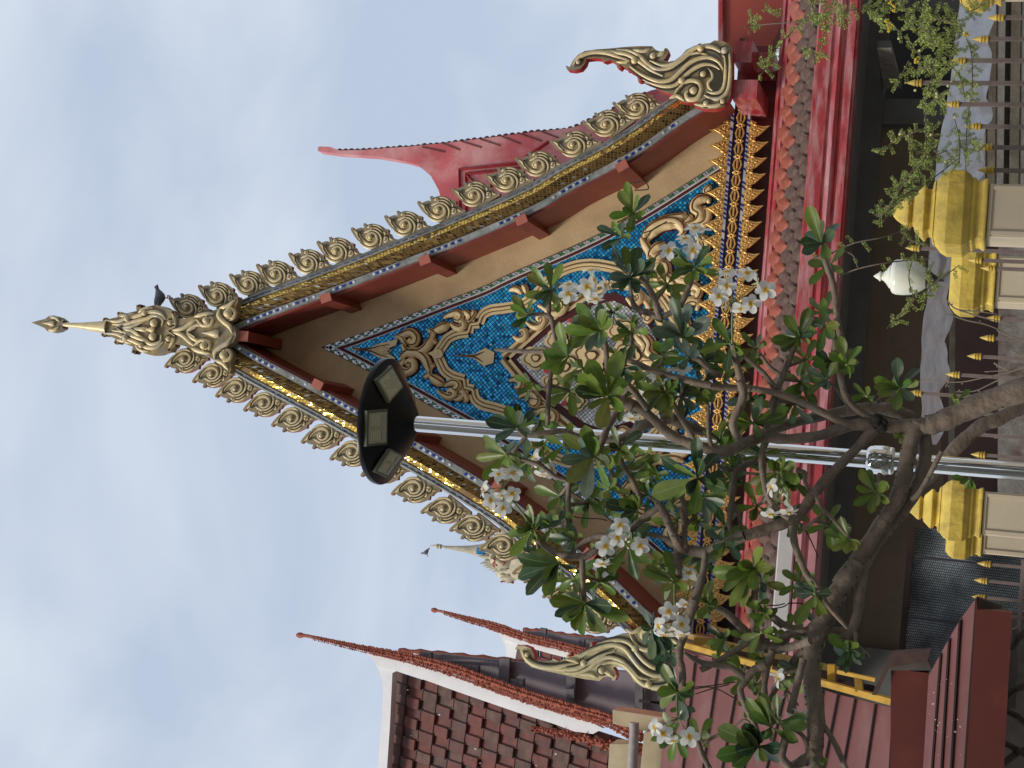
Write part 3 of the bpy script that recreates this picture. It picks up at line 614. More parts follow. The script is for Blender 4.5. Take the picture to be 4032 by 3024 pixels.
# ---- apex finial
za = T(120, 1150, 840); YX = 19.74
XA = lambda pts, Y: [(p[0]+1.6761*(20-YX)/20, p[1]) for p in XZ(pts, Y)]
AOUT = [(0,338),(150,290),(180,265),(230,255),(290,275),(335,310),(330,336),(500,335),(650,325),(745,315),(745,285),(785,285),(790,300),(900,270),(890,225),(930,220),(945,245),(1095,210),(1090,150),(1130,140),(1135,185),(1200,165),(1290,148),(1380,165),(1440,200),(1490,210),(1500,240),(1525,270),(1520,290),(1600,290),(1700,260),(1850,220),(1960,180),(2060,120),(2140,60),(2145,110),(2120,180),(2135,230),(2090,300),(2050,330),(2110,385),(2130,450)]
q = [(max(.004, p[0]), p[1]) for p in XA([za(*t) for t in AOUT], YX)]; q[0] = (0, q[0][1]); q[-1] = (0, q[-1][1])
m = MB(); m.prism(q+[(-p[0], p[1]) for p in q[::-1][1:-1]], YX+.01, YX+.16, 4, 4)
ARB = [(26,[(770,310),(900,320),(1000,290),(1120,260),(1250,220),(1350,240),(1400,300)]),(26,[(850,350),(960,350),(1080,320),(1200,290),(1290,260),(1370,300),(1360,370)]),(24,[(950,385),(1060,370),(1190,310)]),(22,[(1120,230),(1180,190),(1270,180)]),(24,[(920,260),(1000,260),(1080,240)]),
 (26,[(1040,395),(1130,400),(1210,390)]),(24,[(1420,300),(1500,340),(1470,240)]),(30,[(1960,190),(1950,260),(2000,320),(2060,370),(2090,440)]),(26,[(1960,180),(2050,160),(2120,100)]),(26,[(1700,270),(1790,250),(1900,240)]),(24,[(1720,300),(1780,360),(1870,350),(1880,290),(1820,280)]),
 (26,[(1440,410),(1560,400),(1660,340),(1720,300)]),(24,[(1620,420),(1700,370),(1780,350)]),(22,[(200,275),(260,280),(300,320)]),(24,[(2000,290),(2090,290),(2120,230),(2060,180),(2000,220)])]
for sgn in (1, -1):
    for r, p in ARB: m.ribbon([(sgn*t[0], t[1]) for t in XA([za(*t) for t in p], YX)], r*840/2212*PX, YX, 0, flat=.9, n=4)
    for x_, y_, r in ((1290,340,48),(1010,295,38),(1190,235,34),(1455,335,32),(1830,310,44),(2055,240,50)):
        c = XA([za(x_, y_)], YX)[0]; kk = 840/2212*PX; m.ball((sgn*c[0], YX-.03, c[1]), r*kk, 0, .9)
        m.tube([(sgn*c[0]+r*1.35*kk*math.cos(a), YX-.015, c[1]+r*1.35*kk*math.sin(a)) for a in [i*.5 for i in range(11)]], 8*kk, 5, 2)
    for x_, y_, r in ((330,325,22),(760,295,24),(905,235,24),(1115,160,26),(1470,225,26),(1515,275,18)):
        c = XA([za(x_, y_)], YX)[0]; m.ball((sgn*c[0], YX+.06, c[1]), r*840/2212*PX, 3, 2)
for (za0, za1, r) in ((1790, 1960, 52), (120, 240, 34), (1180, 1290, 40)):
    c0 = XA([za((za0+za1)/2, 415)], YX)[0]; l = (XA([za(za0, 400)], YX)[0][1]-XA([za(za1, 400)], YX)[0][1]); kk = 840/2212*PX
    m.lathe([(.002, c0[1]+l*.6), (r*kk*.5, c0[1]+l*.1), (r*kk, c0[1]-l*.25), (r*kk*.7, c0[1]-l*.5)], (0, YX), 12, 0)
for zx in (700, 900, 1050, 1430, 1640):      # chevron steps on the stem
    c0 = XA([za(zx, 380)], YX)[0][1]; m.tube([(-.07, YX-.01, c0-.12), (0, YX-.03, c0), (.07, YX-.01, c0-.12)], .016, 6, 0); m.tube([(-.07, YX-.01, c0-.145), (0, YX-.025, c0-.025), (.07, YX-.01, c0-.145)], .008, 5, 2)
zs = [XA([za(x_, 370)], YX)[0][1] for x_ in (330, 500, 700, 780)]
m.tube([(0, YX+.03, zs[0]), (0, YX+.03, zs[1]), (0, YX+.04, zs[2]), (0, YX+.05, zs[3])], [.03, .045, .085, .11], 10, 0)
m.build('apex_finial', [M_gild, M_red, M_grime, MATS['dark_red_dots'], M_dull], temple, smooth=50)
# ---- skirt roof under the gable
M_skirt = mat('glossy_red_cement', (.37, .04, .045), rough=.28, var=.2, scale=5, col2=(.56, .30, .31), fac2=.43, sc2=2.4, st=(.5,1,3), bump=.2, spec=.6)
M_tileO = mat('terracotta_tile', (.29, .075, .048), rough=.6, var=.2, scale=14, bump=.4)
M_tileG = mat('weathered_clay_tile', (.105, .058, .048), rough=.85, var=.3, scale=18, col2=(.15, .125, .10), fac2=.38, sc2=10, bump=.5)
M_primer = mat('white_primer', (.50, .47, .45), rough=.7, var=.08)
M_pinkp = mat('faded_pink_paint', (.40, .17, .18), rough=.6, var=.15, scale=6)
zc1 = Wp(3017, 825, 20.25)[2]; zc2 = Wp(3056, 746, 20.05)[2]; zf1 = Wp(3181, 796, 19.5)[2]; zf2 = Wp(3330, 825, 19.5)[2]
XL_ = Wp(2890, 2440, 20.2)[0]; XR_ = Wp(3120, -160, 20)[0]
XM_ = Wp(3100, 2060, 19.5)[0]           # left of this the fascia has no top coat yet
sk = MB()
def xsweep(mb, prof, x0, x1, mi=0):
    vs = []; 
    for x_ in (x0, x1): vs += [(x_, y, z) for y, z in prof]
    n_ = len(prof); mb.add(vs, [(i, i+1, n_+i+1, n_+i) for i in range(n_-1)]+[tuple(range(n_)), tuple(range(2*n_-1, n_-1, -1))], mi)
hC = zc1-zc2
xsweep(sk, [(20.9, zc1), (20.30, zc1), (20.24, zc1-.02), (20.22, zc1-.05), (20.235, zc1-.075), (20.20, zc1-.08), (20.12, zc1-.12), (20.10, zc2), (20.14, zc2-.06), (20.9, zc2-.06)], XL_, XR_)
hf = zf1-zf2
fprof = [(19.75, zf1+.05), (19.52, zf1+.05), (19.49, zf1+.03), (19.49, zf1-hf*.30), (19.52, zf1-hf*.34), (19.52, zf1-hf*.38), (19.46, zf1-hf*.42), (19.44, zf1-hf*.52), (19.47, zf1-hf*.62), (19.50, zf1-hf*.64), (19.50, zf1-hf*.70), (19.43, zf1-hf*.72), (19.42, zf1-hf*.92), (19.46, zf1-hf*.95), (19.46, zf2), (19.75, zf2), (19.75, zf1+.05)]
xsweep(sk, fprof, XM_, XR_)
sk.build('skirt_fascia', [M_skirt], temple, smooth=30)
s2 = MB(); XE_ = Wp(3200, 2700, 19.5)[0]; xsweep(s2, fprof[:5]+[(19.75, zf1-hf*.38)], XE_, XM_-.004, 0); xsweep(s2, [(19.75, zf1-hf*.385)]+fprof[5:], XE_, XM_-.004, 1); s2.build('unpainted_fascia', [M_primer, M_pinkp], temple, smooth=30)
tl_ = MB(); rows = 5
for r in range(rows):
    f = r/(rows-1); yy = 20.08+(19.66-20.08)*f; z0_ = zc2-.03+(zf1+.13-zc2)*f; x = XL_+(.14 if r % 2 else 0)
    while x < XR_:
        jx, jz = jit(.005), jit(.004); vs = []; nu, nv = 7, 6
        for j in range(nv):
            v = j/(nv-1); wv = .148*max(0.0, 1-max(0, (v-.12)/.88)**1.5)**.62+.004
            for i in range(nu):
                u = -1+2*i/(nu-1); b = .06*(1-u*u); L2 = .27*v
                vs.append((x+jx+u*wv, yy+.10-L2*.83-b*.6, z0_+.05+jz-L2*.62+b*.45))
        tl_.add(vs, [(j*nu+i, j*nu+i+1, (j+1)*nu+i+1, (j+1)*nu+i) for j in range(nv-1) for i in range(nu-1)], 0 if r < 2 and random.random() < .97 else 1)
        x += .28
tl_.build('roof_tiles', [M_tileO, M_tileG], temple, smooth=60, fixn=False)
ud = MB(); ud.add([(XL_, 19.55, zf1+.02), (XR_, 19.55, zf1+.02), (XR_, 20.25, zc2-.0), (XL_, 20.25, zc2-.0)], [(0,1,2,3)]); ud.build('tile_bed', [M_grime], temple)
m = MB(); a = Wp(2885, 2400, 20.7); b = Wp(3215, 2720, 20.7); m.box((b[0], 20.7, b[2]), (a[0]-.02, 20.95, a[2]-.05)); m.build('end_wall', [mat('dull_maroon_wall', (.13,.05,.045), rough=.8, var=.2)], temple)
# beam ends at the right corner
for sgn in (1, -1):
    c = MB(); a = Wp(2882, 388, 19.9); b = Wp(2984, 314, 19.9)
    X0, X1 = sorted((sgn*a[0], sgn*b[0])); c.box((X0, 19.9, b[2]), (X1, 20.95, a[2])); c.build('beam_end', [M_skirt if sgn > 0 else M_pinkp], temple)
    c = MB(); a = Wp(2890, 246, 20.0); b = Wp(3000, 160, 20.0); X0, X1 = sorted((sgn*a[0], sgn*b[0])); c.box((X0, 20.0, b[2]+.12), (X1, 20.9, a[2])); c.box((X0, 20.45, b[2]-.1), (X1-.02 if sgn > 0 else X1, 20.9, b[2]+.118)); c.build('beam_end', [M_skirt], temple)
m = MB(); a = Wp(2884, 470, 20.96); b = Wp(3062, 292, 20.96); m.box((a[0]-.1, 20.96, b[2]-.1), (b[0]+.05, 21.2, a[2]-.02)); c_ = Wp(3030, 180, 20.96); m.box((b[0]+.05, 20.97, c_[2]), (c_[0], 21.2, a[2]-.02)); m.build('corner_wall', [mat('shaded_red_paint', (.16,.015,.018), rough=.5)], temple)  # corner lies in shadow, painted in as a darker red
# dark recess between frieze and skirt, walls under the skirt
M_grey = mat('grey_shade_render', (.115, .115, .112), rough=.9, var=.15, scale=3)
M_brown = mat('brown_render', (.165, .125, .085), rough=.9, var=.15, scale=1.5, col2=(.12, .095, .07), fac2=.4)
wx0, wx1 = Wp(3300, 2820, 20.9)[0], XR_+.3
m = MB(); m.box((wx0+.2, 21.0, zc2-.1), (HW+.1, 21.3, z_e+.1)); m.build('recess_wall', [mat('recess_shade_brown', (.085,.065,.055), rough=.9)], temple)  # shadow of the recess is put into the wall's dark brown
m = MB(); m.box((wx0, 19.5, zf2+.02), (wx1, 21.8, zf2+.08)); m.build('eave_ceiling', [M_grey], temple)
zb1 = Wp(3437, 900, 20.95)[2]
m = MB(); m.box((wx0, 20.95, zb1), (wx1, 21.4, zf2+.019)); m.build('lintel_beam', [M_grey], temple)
m = MB(); xo = Wp(3550, 400, 21.2)[0]; xo2 = Wp(3550, 60, 21.2)[0]
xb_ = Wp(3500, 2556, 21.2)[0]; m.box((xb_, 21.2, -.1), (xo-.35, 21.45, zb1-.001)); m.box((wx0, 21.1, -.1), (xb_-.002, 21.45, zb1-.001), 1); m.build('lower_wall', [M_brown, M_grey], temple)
m = MB(); m.box((xo-.349, 21.05, -.1), (xo, 21.5, zb1-.002)); m.box((xo2, 21.05, -.1), (xo2+.4, 21.5, zb1-.002)); m.build('pilaster', [M_grey], temple)
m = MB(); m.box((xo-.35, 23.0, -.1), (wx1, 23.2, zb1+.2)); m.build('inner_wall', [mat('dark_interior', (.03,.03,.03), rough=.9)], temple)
m = MB(); q = [Wp(*p) for p in ((3454,160,19.6),(3454,188,19.6),(3508,188,19.6),(3508,160,19.6))]; q2 = [Wp(*p) for p in ((3470,330,20.9),(3480,350,20.9),(3550,350,20.9),(3550,320,20.9))]
m.hexa(q, q2, 1, 0); m.build('timber_outrigger', [mat('weathered_timber', (.20,.18,.155), rough=.9, var=.3, scale=12), MATS['dark_interior']], temple)
# hipped body behind the gable
m = MB(); zr = Wp(2860, 1400, 20.95)[2]; m.box((-HW+.1, 21.3, 0), (HW-.1, 26.3, ZB+.2)); m.build('hall_body', [M_wallc], temple)

# ============================================================ red gable roof behind, right
rg = thing('red_gable', 'faded pink red gable end with upswept horn, rising behind the right rake of the temple', 'gable roof', (3.4, 24, 0))
r7 = T(1100, 350, 1100); YG = 23.5
M_pr = mat('faded_red_gable_paint', (.58, .12, .13), rough=.5, var=.15, scale=3, col2=(.70, .34, .34), fac2=.48, sc2=1.6, bump=.2)
up_ = [(305,462),(320,455),(400,458),(480,488),(690,482),(870,467),(1010,458),(1300,430),(1530,402),(1770,372),(2000,342),(2212,322)]
OUTR = [r7(*p) for p in up_]+[(2264,500),(2400,435),(2500,390),(2562,358),(2620,352),(2700,330)]
LOW = [r7(*p) for p in [(1420,990),(1290,900),(1260,800),(1200,690),(1100,605),(980,570),(740,530),(470,515),(305,492)]]
poly = XZ(OUTR+[(2800,420),(2800,700),(1980,900)]+LOW, YG)
m = MB(); m.prism(poly, YG, YG+.25); m.build('gable_panel', [M_pr], rg)
m = MB(); e1 = spline(XZ(OUTR[3:], YG), 4); m.tube([(p[0], YG+.08, p[1]) for p in e1], .035, 6, 0); m.build('roof_edge', [M_cement], rg)
m = MB(); e2, le = resamp(e1, 56)
for i, p in enumerate(e2[:-6]): m.ball((p[0]+.01, YG+.05, p[1]+.03), .035+jit(.006), 0, 1.3, 6, 4, 1.2)
m.build('roof_edge_knobs', [MATS['dark_red_dots'] if False else mat('rust_brown', (.14,.05,.04), rough=.9, var=.3)], rg)
m = MB()
for p1_, p2_ in (((1130,460),(1310,500)),((1290,430),(1430,485)),((1440,415),(1600,465)),((1590,398),(1750,450)),((1750,372),(1910,435)),((1910,355),(2080,415)),((2070,335),(2240,400))):
    a, b = [(t[0], YG-.005, t[1]) for t in XZ([r7(*p1_), r7(*p2_)], YG)]; m.tube([a, b], .012, 5, 0)
m.build('panel_joints', [MATS['rust_brown']], rg)
m = MB()
for pl in ([(1430,1000),(1425,640),(1880,590),(2130,420)], [(1480,980),(1478,675),(1900,630)], [(1480,680),(1600,800),(1640,960)], [(1640,790),(1850,650),(1920,700)]):
    m.tube([(t[0], YG-.01, t[1]) for t in XZ([r7(*p) for p in pl], YG)], .03, 4, 0)
m.build('panel_moulding', [mat('panel_red', (.36,.035,.045), rough=.5, var=.2)], rg)
# red roof board at the top right corner of the photo
rb = thing('red_wing', 'flat brick red wing wall with a rough lower end, beside the right eave finial', 'building', (6, 21.8, 0))
m = MB(); m.prism(XZ([(2846,-200),(2846,168),(2862,190),(2880,205),(2990,214),(3030,190),(3062,128),(3110,0),(3140,-200)], 21.8), 21.8, 22.2); m.build('wing_wall', [mat('brick_red_paint', (.40,.075,.05), rough=.55, var=.12, scale=2, bump=.2)], rb)
m = MB(); m.prism(XZ([(2905,178),(2918,150),(2945,175),(2958,205),(2940,205),(2925,180)], 21.79), 21.76, 21.799); m.build('broken_edge', [MATS['dark_interior']], rb)
m = MB(); a = XZ([(2840,-200),(2840,172)], 21.78); m.tube([(p[0], 21.78, p[1]) for p in a], .05, 6); m.build('wing_moulding', [M_skirt], rb)

# ============================================================ spire far behind, left of the gable
sp = thing('temple_spire', 'slender pale spire with carved faces, far behind the left rake of the gable', 'spire', tuple(Wp(2100, 2200, 45)[:2])+(0,))
c0 = Wp(2100, 2190, 45); k = 45/FPX*1.03
prof = []
for X_, r in ((1690,1),(1702,3),(1712,7),(1720,11),(1727,8),(1732,11),(1738,5),(1760,6),(1800,10),(1850,17),(1880,24),(1900,30),(1915,34),(1918,42),(1935,42),(1940,52),(1960,54),(1964,66),(1985,70),(1990,84),(2030,90),(2036,100),(2120,108)):
    prof.append((r*k, Wp(X_, 2190, 45)[2]))
m = MB(); m.lathe(prof, (c0[0], c0[1]), 12); m.build('spire_body', [mat('pale_mosaic_stucco', (.44,.39,.27), rough=.7, var=.3, scale=5, col2=(.3,.32,.3), fac2=.35, sc2=4)], sp, smooth=40)
M_pale = MATS['pale_mosaic_stucco']; m = MB()
for X_, r, nn_ in ((1925,46,10),(1950,58,12),(1978,72,12),(2012,90,14)):
    z_ = Wp(X_, 2190, 45)[2]
    for i in range(nn_):
        a = 2*math.pi*i/nn_; b = (c0[0]+r*k*math.cos(a), c0[1]+r*k*math.sin(a), z_)
        m.tube([(b[0], b[1], b[2]-.06), (b[0]+.05*math.cos(a), b[1]+.05*math.sin(a), b[2]+.03), (b[0]+.12*math.cos(a), b[1]+.12*math.sin(a), b[2]+.18)], [.07, .05, .006], 5)
m.build('spire_antefix', [M_pale], sp)
m = MB()
for i in range(4):          # a face on each side
    a = i*math.pi/2-math.pi/2-.25; rr = 78*k; ct = Vector((c0[0]+rr*math.cos(a), c0[1]+rr*math.sin(a), Wp(2000, 2190, 45)[2])); t_ = Vector((-math.sin(a), math.cos(a), 0)); o_ = Vector((math.cos(a), math.sin(a), 0))
    m.ball(ct, .30, 0, 1, 12, 8, 1.25); m.ball(ct+o_*.28, .07, 0, 1, 6, 4, 1.8)
    for s_ in (1, -1):
        m.ball(ct+o_*.25+t_*s_*.12+Vector((0,0,.08)), .045, 1, 1, 6, 4, .6); m.ball(ct+t_*s_*.32, .08, 0, 1, 6, 4, 2.0); m.tube([ct+o_*.26+t_*s_*.19+Vector((0,0,.15)), ct+o_*.30+t_*s_*.1+Vector((0,0,.19)), ct+o_*.28+Vector((0,0,.13))], .025, 5, 1)
    m.tube([ct+o_*.27-t_*.1-Vector((0,0,.14)), ct+o_*.32-Vector((0,0,.17)), ct+o_*.27+t_*.1-Vector((0,0,.14))], .03, 5, 1)
m.build('carved_face', [M_pale, M_red], sp, smooth=60)
m = MB(); zz_ = Wp(1895, 2190, 45)[2]; m.box((c0[0]-.10, c0[1]-.36, zz_-.22), (c0[0]+.10, c0[1]-.1, zz_+.05)); m.build('blue_niche', [M_blueT], sp)

# ============================================================ pigeons
def pigeon(name, label, px, py, Y, k, ang, facing):
    """one skinned body; facing +1 = towards the right of the upright view"""
    m = MB(); body = [(-.20,.045,.010),(-.15,.03,.022),(-.10,.02,.042),(-.05,.01,.062),(0,0,.070),(.045,.012,.062),(.075,.035,.045),(.095,.06,.032),(.11,.078,.031),(.127,.08,.026),(.14,.076,.012),(.158,.068,.003)]
    pos = Vector(Wp(px, py, Y)); c, s = math.cos(ang), math.sin(ang)
    def P(x, y, z): x, z = x*c-z*s, x*s+z*c; return pos+Vector((facing*x*k, y*k, z*k))
    vs = []; seg = 10
    for x, z, r in body:
        for i in range(seg):
            a = 2*math.pi*i/seg; vs.append(P(x, r*.85*math.cos(a)*(1.4 if x < -.12 else 1), z+r*math.sin(a)*(.5 if x < -.12 else 1)))
    n_ = len(body); m.add(vs, [(i*seg+j, i*seg+(j+1) % seg, (i+1)*seg+(j+1) % seg, (i+1)*seg+j) for i in range(n_-1) for j in range(seg)]+[tuple(range(seg)), tuple((n_-1)*seg+j for j in range(seg))], 0)
    for s_ in (1, -1):     # folded wings, legs with toes
        w_ = [P(x, s_*(r*.85+.004), z) for x, z, r in ((.06,.02,.045),(.02,.045,.05),(-.05,.045,.05),(-.13,.035,.03),(-.19,.02,.012),(-.10,-.005,.04),(0,-.03,.055))]
        w2 = [P(x, s_*(r*.85-.012), z) for x, z, r in ((.06,.02,.045),(.02,.045,.05),(-.05,.045,.05),(-.13,.035,.03),(-.19,.02,.012),(-.10,-.005,.04),(0,-.03,.055))]
        m.add(w_+w2, [tuple(range(7)), tuple(range(13, 6, -1))]+[(i, (i+1) % 7, (i+1) % 7+7, i+7) for i in range(7)], 1)
        m.tube([P(.01, s_*.022, -.05), P(.005, s_*.022, -.085), P(.012, s_*.022, -.115)], .006*k, 5, 2)
        for d in (-.4, 0, .4): m.tube([P(.012, s_*.022, -.115), P(.045, s_*.022+d*.05, -.118)], .004*k, 4, 2)
        m.ball(P(.122, s_*.024, .084), .005*k, 2, 1, 6, 4)
    o = m.build(name, [mat('pigeon_grey', (.10,.105,.12), rough=.6, var=.3, scale=30), mat('pigeon_wing', (.17,.175,.18), rough=.6, var=.35, scale=40), mat('pigeon_leg', (.22,.07,.06), rough=.6)], None, smooth=60, origin=tuple(pos))
    return tag(o, label, 'bird')
pigeon('pigeon', 'dark grey pigeon standing on the topmost right roof finial, facing right', 631, 1171, 20.06, 1.2, -.10, 1)
pigeon('pigeon', 'small dark bird perched on the very tip of the far pale spire', 1677, 2176, 45, 1.0, .75, -1)

# ============================================================ Thai tiled houses at the left
M_terra = mat('terracotta_bargeboard', (.30, .085, .05), rough=.85, var=.3, scale=16, col2=(.13,.05,.035), fac2=.35, sc2=9, bump=1.0, bscale=18)
M_whitew = mat('white_lime_verge', (.66, .65, .65), rough=.8, var=.06, scale=3, col2=(.5,.49,.48), fac2=.25, sc2=1.8)
M_gwall = mat('mauve_grey_gable', (.155, .135, .15), rough=.9, var=.08, scale=2)
M_beam = mat('dark_grey_beam', (.085, .075, .08), rough=.85, var=.2)
M_rtile = mat('old_red_roof_tile', (.135, .04, .03), rough=.75, var=.3, scale=4, col2=(.075,.055,.048), fac2=.42, sc2=3.2, bump=.6, bscale=14)
M_drop = mat('bird_droppings', (.7,.7,.66), rough=.9)
h1 = T(1100, 2200, 1100); h2 = T(2100, 2200, 1100); h3 = T(1600, 1800, 1100)
def house(name, label, barge, wtop, wbot, ridge, tiles, rear, gable, gp, Y0, Y1, Yb, ncol=0):
    """barge/wtop/wbot: px lists down the front rake; Y0 at the ridge, Y1 at the eave (nearer); gable wall behind"""
    h = thing(name, label, 'house', tuple(Wp(*barge[-1], Y1)[:2])+(0,), 'thai houses with steep tiled roofs')
    def dY(p): t = (p[0]-barge[0][0])/(barge[-1][0]-barge[0][0]); return Y0+(Y1-Y0)*max(-.05, min(1.1, t))
    def slab(pts, th, dy=0): 
        f = [Vector(Wp(p[0], p[1], dY(p)+dy)) for p in pts]; b = [Vector(Wp(p[0], p[1], dY(p)+dy))+Vector((.0, th, 0)) for p in pts]
        return f, b
    def solid(nm, pts, th, mt, dy=0):
        f, b = slab(pts, th, dy); n_ = len(pts); tr = tessellate_polygon([[Vector((p[0], p[1], 0)) for p in pts]])
        m = MB(); m.add(f, tr); m.add(b, tr); m.add(f+b, [(i, (i+1) % n_, (i+1) % n_+n_, i+n_) for i in range(n_)]); return m.build(nm, [mt], h)
    solid('white_verge', wtop+wbot[::-1], .12, M_whitew, 0)
    solid('ridge_cap', ridge, .25, M_whitew, .05)
    # carved terracotta bargeboard: a lumpy moulded strip
    q = spline(barge, 8); m = MB(); P = [Wp(p[0], p[1], dY(p)-.12) for p in q]; rad = []
    for i, p in enumerate(q):
        t = i/(len(q)-1); r = barge_r[0]+(barge_r[1]-barge_r[0])*min(1, t*3.2); rad.append(r*(1+.3*math.sin(i*2.1)+.25*mnoise.noise(Vector((i*.9, 1, 2)))))
    rad = [barge_r[0]*.8+(barge_r[1]-barge_r[0]*.8)*max(0, min(1, (i/(len(q)-1)-.1)*2.6)) for i in range(len(q))]
    m.tube(P, [r*.72 for r in rad], 6, 0, 1.0)
    for i, (p, p2) in enumerate(zip(P, P[1:])):       # rows of small carved flames along the board
        if i < 10: continue
        a, b = Vector(p), Vector(p2); t_ = (b-a).normalized(); u_ = t_.cross(Vector((0, 1, 0))).normalized()
        for s_ in (-1, -.35, .35, 1):
            for w_ in (0, .5):
                c = a+(b-a)*w_+u_*s_*rad[i]*.8+Vector((0, -.05-random.random()*.04, 0)); h_ = rad[i]*random.uniform(.25, .55)
                d_ = (t_*random.uniform(-1, .2)+u_*s_*random.uniform(.2, 1)+Vector((0, -.5, 0))).normalized(); m.tube([c-d_*h_*.4, c+d_*h_*.3, c+d_*h_*.75], [h_*.6, h_*.52, h_*.15], 6)
    u0 = (Vector(P[0])-Vector(P[3])).normalized(); P0 = Vector(P[0]); m.tube([P0-u0*.16, P0-u0*.09, P0-u0*.02, P0+u0*.04, P0+u0*.05], [.025, .055, .06, .04, .01], 8); m.build('bargeboard', [M_terra], h, smooth=50)
    # tiled slope: courses across, columns of tiles stepping
    A, B, C, D = tiles     # top-right, top-left(bottom of picture), lower-right, lower-left as (px,py,Y)
    m = MB(); md = MB(); nc = ncol; nr = tiles_n
    TR, TL, BR, BL_ = (Vector(Wp(*p)) for p in (A, B, C, D))
    nrm = (TL-TR).cross(BR-TR).normalized()
    if nrm.y > 0: nrm = -nrm
    for i in range(nc):
        t0, t1 = i/nc, (i+1.18)/nc
        for j in range(nr):
            s0, s1 = j/nr, (j+1)/nr
            g = lambda t, s: (TR+(BR-TR)*t)*(1-s)+(TL+(BL_-TL)*t)*s
            wob = nrm*(.012+.02*random.random())
            lift = nrm*.062; st = nrm*(.035 if (j+i) % 2 else 0)
            a, b, c, d = g(t0, s0)+st, g(t0, s1)+st, g(t1, s1)+lift+st, g(t1, s0)+lift+st
            lo = .02*(1 if j % 2 else -1); dn = (BR-TR).normalized()*lo; c += dn; d += dn
            m.add([a, b, c, d, a-nrm*.03, b-nrm*.03, c-nrm*.045, d-nrm*.045], [(0,1,2,3),(3,2,6,7),(0,3,7,4),(1,5,6,2)], random.choice((0, 0, 1)))
            if random.random() < (.16 if i else .35):
                e = g(t0+(t1-t0)*random.uniform(.2,.8), s0+(s1-s0)*random.random())+lift+st+nrm*.015; sz = random.uniform(.010, .034)
                sx_ = sz*random.uniform(.3,1); md.add([e+Vector((math.cos(q_*1.257)*sx_*random.uniform(.4,1), 0, math.sin(q_*1.257)*sz*random.uniform(.4,1.1))) for q_ in range(5)], [(0,1,2,3,4)])
    m.build('roof_tiles', [M_rtile, mat('mossy_roof_tile', (.11,.06,.048), rough=.85, var=.35, scale=5, bump=.5, bscale=14)], h, smooth=20, fixn=False); md.build('droppings', [M_drop], h, fixn=False)
    solid('gable_wall', gable, .15, M_gwall, .35)
    for (pts, dd) in gp: solid('gable_beam', pts, .12, M_beam, dd)
    # rear rake
    m = MB(); q = spline(rear, 6); P = [Wp(p[0], p[1], Yb) for p in q]; rr = [.05*(1+.35*math.sin(i*1.9)) for i in range(len(P))]; m.tube(P, rr, 6); m.build('rear_bargeboard', [M_terra], h, smooth=50)
    return h
barge_r = (.062, .115); tiles_n = 12
H1b = [(1176,2501),(1215,2505),(1330,2530),(1448,2556),(1560,2578),(1680,2607),(1796,2640),(1920,2685),(2045,2730),(2180,2772),(2300,2806),(2408,2838),(2528,2905)]
house('thai_house', 'nearer of two thai houses, large steep brown tile roof with white verge and horn tip', H1b,
 [(1448,2572),(1560,2600),(1680,2628),(1796,2665),(1920,2708),(2045,2754),(2180,2795),(2300,2830),(2375,2868)],
 [(1488,2625),(1560,2642),(1680,2680),(1796,2722),(1920,2765),(2045,2808),(2180,2850),(2260,2880),(2335,2890)],
 [(1440,2566),(1475,2605),(1495,2650),(1505,2690),(1508,2740),(1500,2860),(1484,3080),(1520,3080),(1535,2860),(1545,2650),(1565,2640),(1560,2590)],
 ((1548,2640,28.6),(1500,3120,28.6),(2560,2938,25.6),(2490,3400,25.6)),
 [(1570,2562),(1700,2570),(1850,2585),(2010,2600),(2180,2618),(2420,2640)],
 [(1560,2590),(1700,2572),(1850,2588),(2010,2604),(2200,2624),(2700,2660),(2700,2900),(2408,2850),(2180,2790),(1920,2700),(1680,2620)],
 [([(1652,2566),(1697,2570),(1697,2598),(1652,2598)], -.1), ([(1965,2592),(2006,2594),(2002,2690),(1962,2680)], .1), ([(1700,2598),(1962,2612),(1962,2625),(1700,2606)], .1), ([(1850,2620),(1884,2622),(1882,2650),(1850,2648)], -.05), ([(2028,2672),(2062,2674),(2060,2705),(2028,2700)], -.05), ([(2230,2712),(2260,2714),(2260,2750),(2230,2745)], -.05), ([(2230,2630),(2265,2632),(2265,2780),(2230,2770)], .1), ([(2500,2680),(2530,2680),(2530,2860),(2500,2850)], .1)],
 28.8, 25.4, 29.6, 15)
h_ = [o for o in S.objects if o.name == 'thai_house'][0]
m = MB(); q = spline([(2094,2866),(2199,2884),(2299,2908),(2398,2934),(2470,2945),(2528,2946)], 8)
for i in range(len(q)-1):
    a, b = Vector(Wp(q[i][0], q[i][1], 26.5-1.2*i/len(q))), Vector(Wp(q[i+1][0], q[i+1][1], 26.5-1.2*(i+1)/len(q))); m.tube([a, b], .04+.05*i/len(q), 6)
    for _ in range(5): c = a+(b-a)*random.random()+Vector((jit(.07), -.05, jit(.07)))*(.5+i/len(q)); m.tube([c, c+Vector((jit(.05), -.05, jit(.06)))], [.03, .008], 5)
m.build('bargeboard', [M_terra], h_, smooth=50)
barge_r = (.055, .095); tiles_n = 4
H2b = [(1706,2402),(1740,2408),(1800,2425),(1858,2441),(1930,2460),(1998,2482),(2080,2510),(2160,2530),(2250,2552),(2345,2578)]
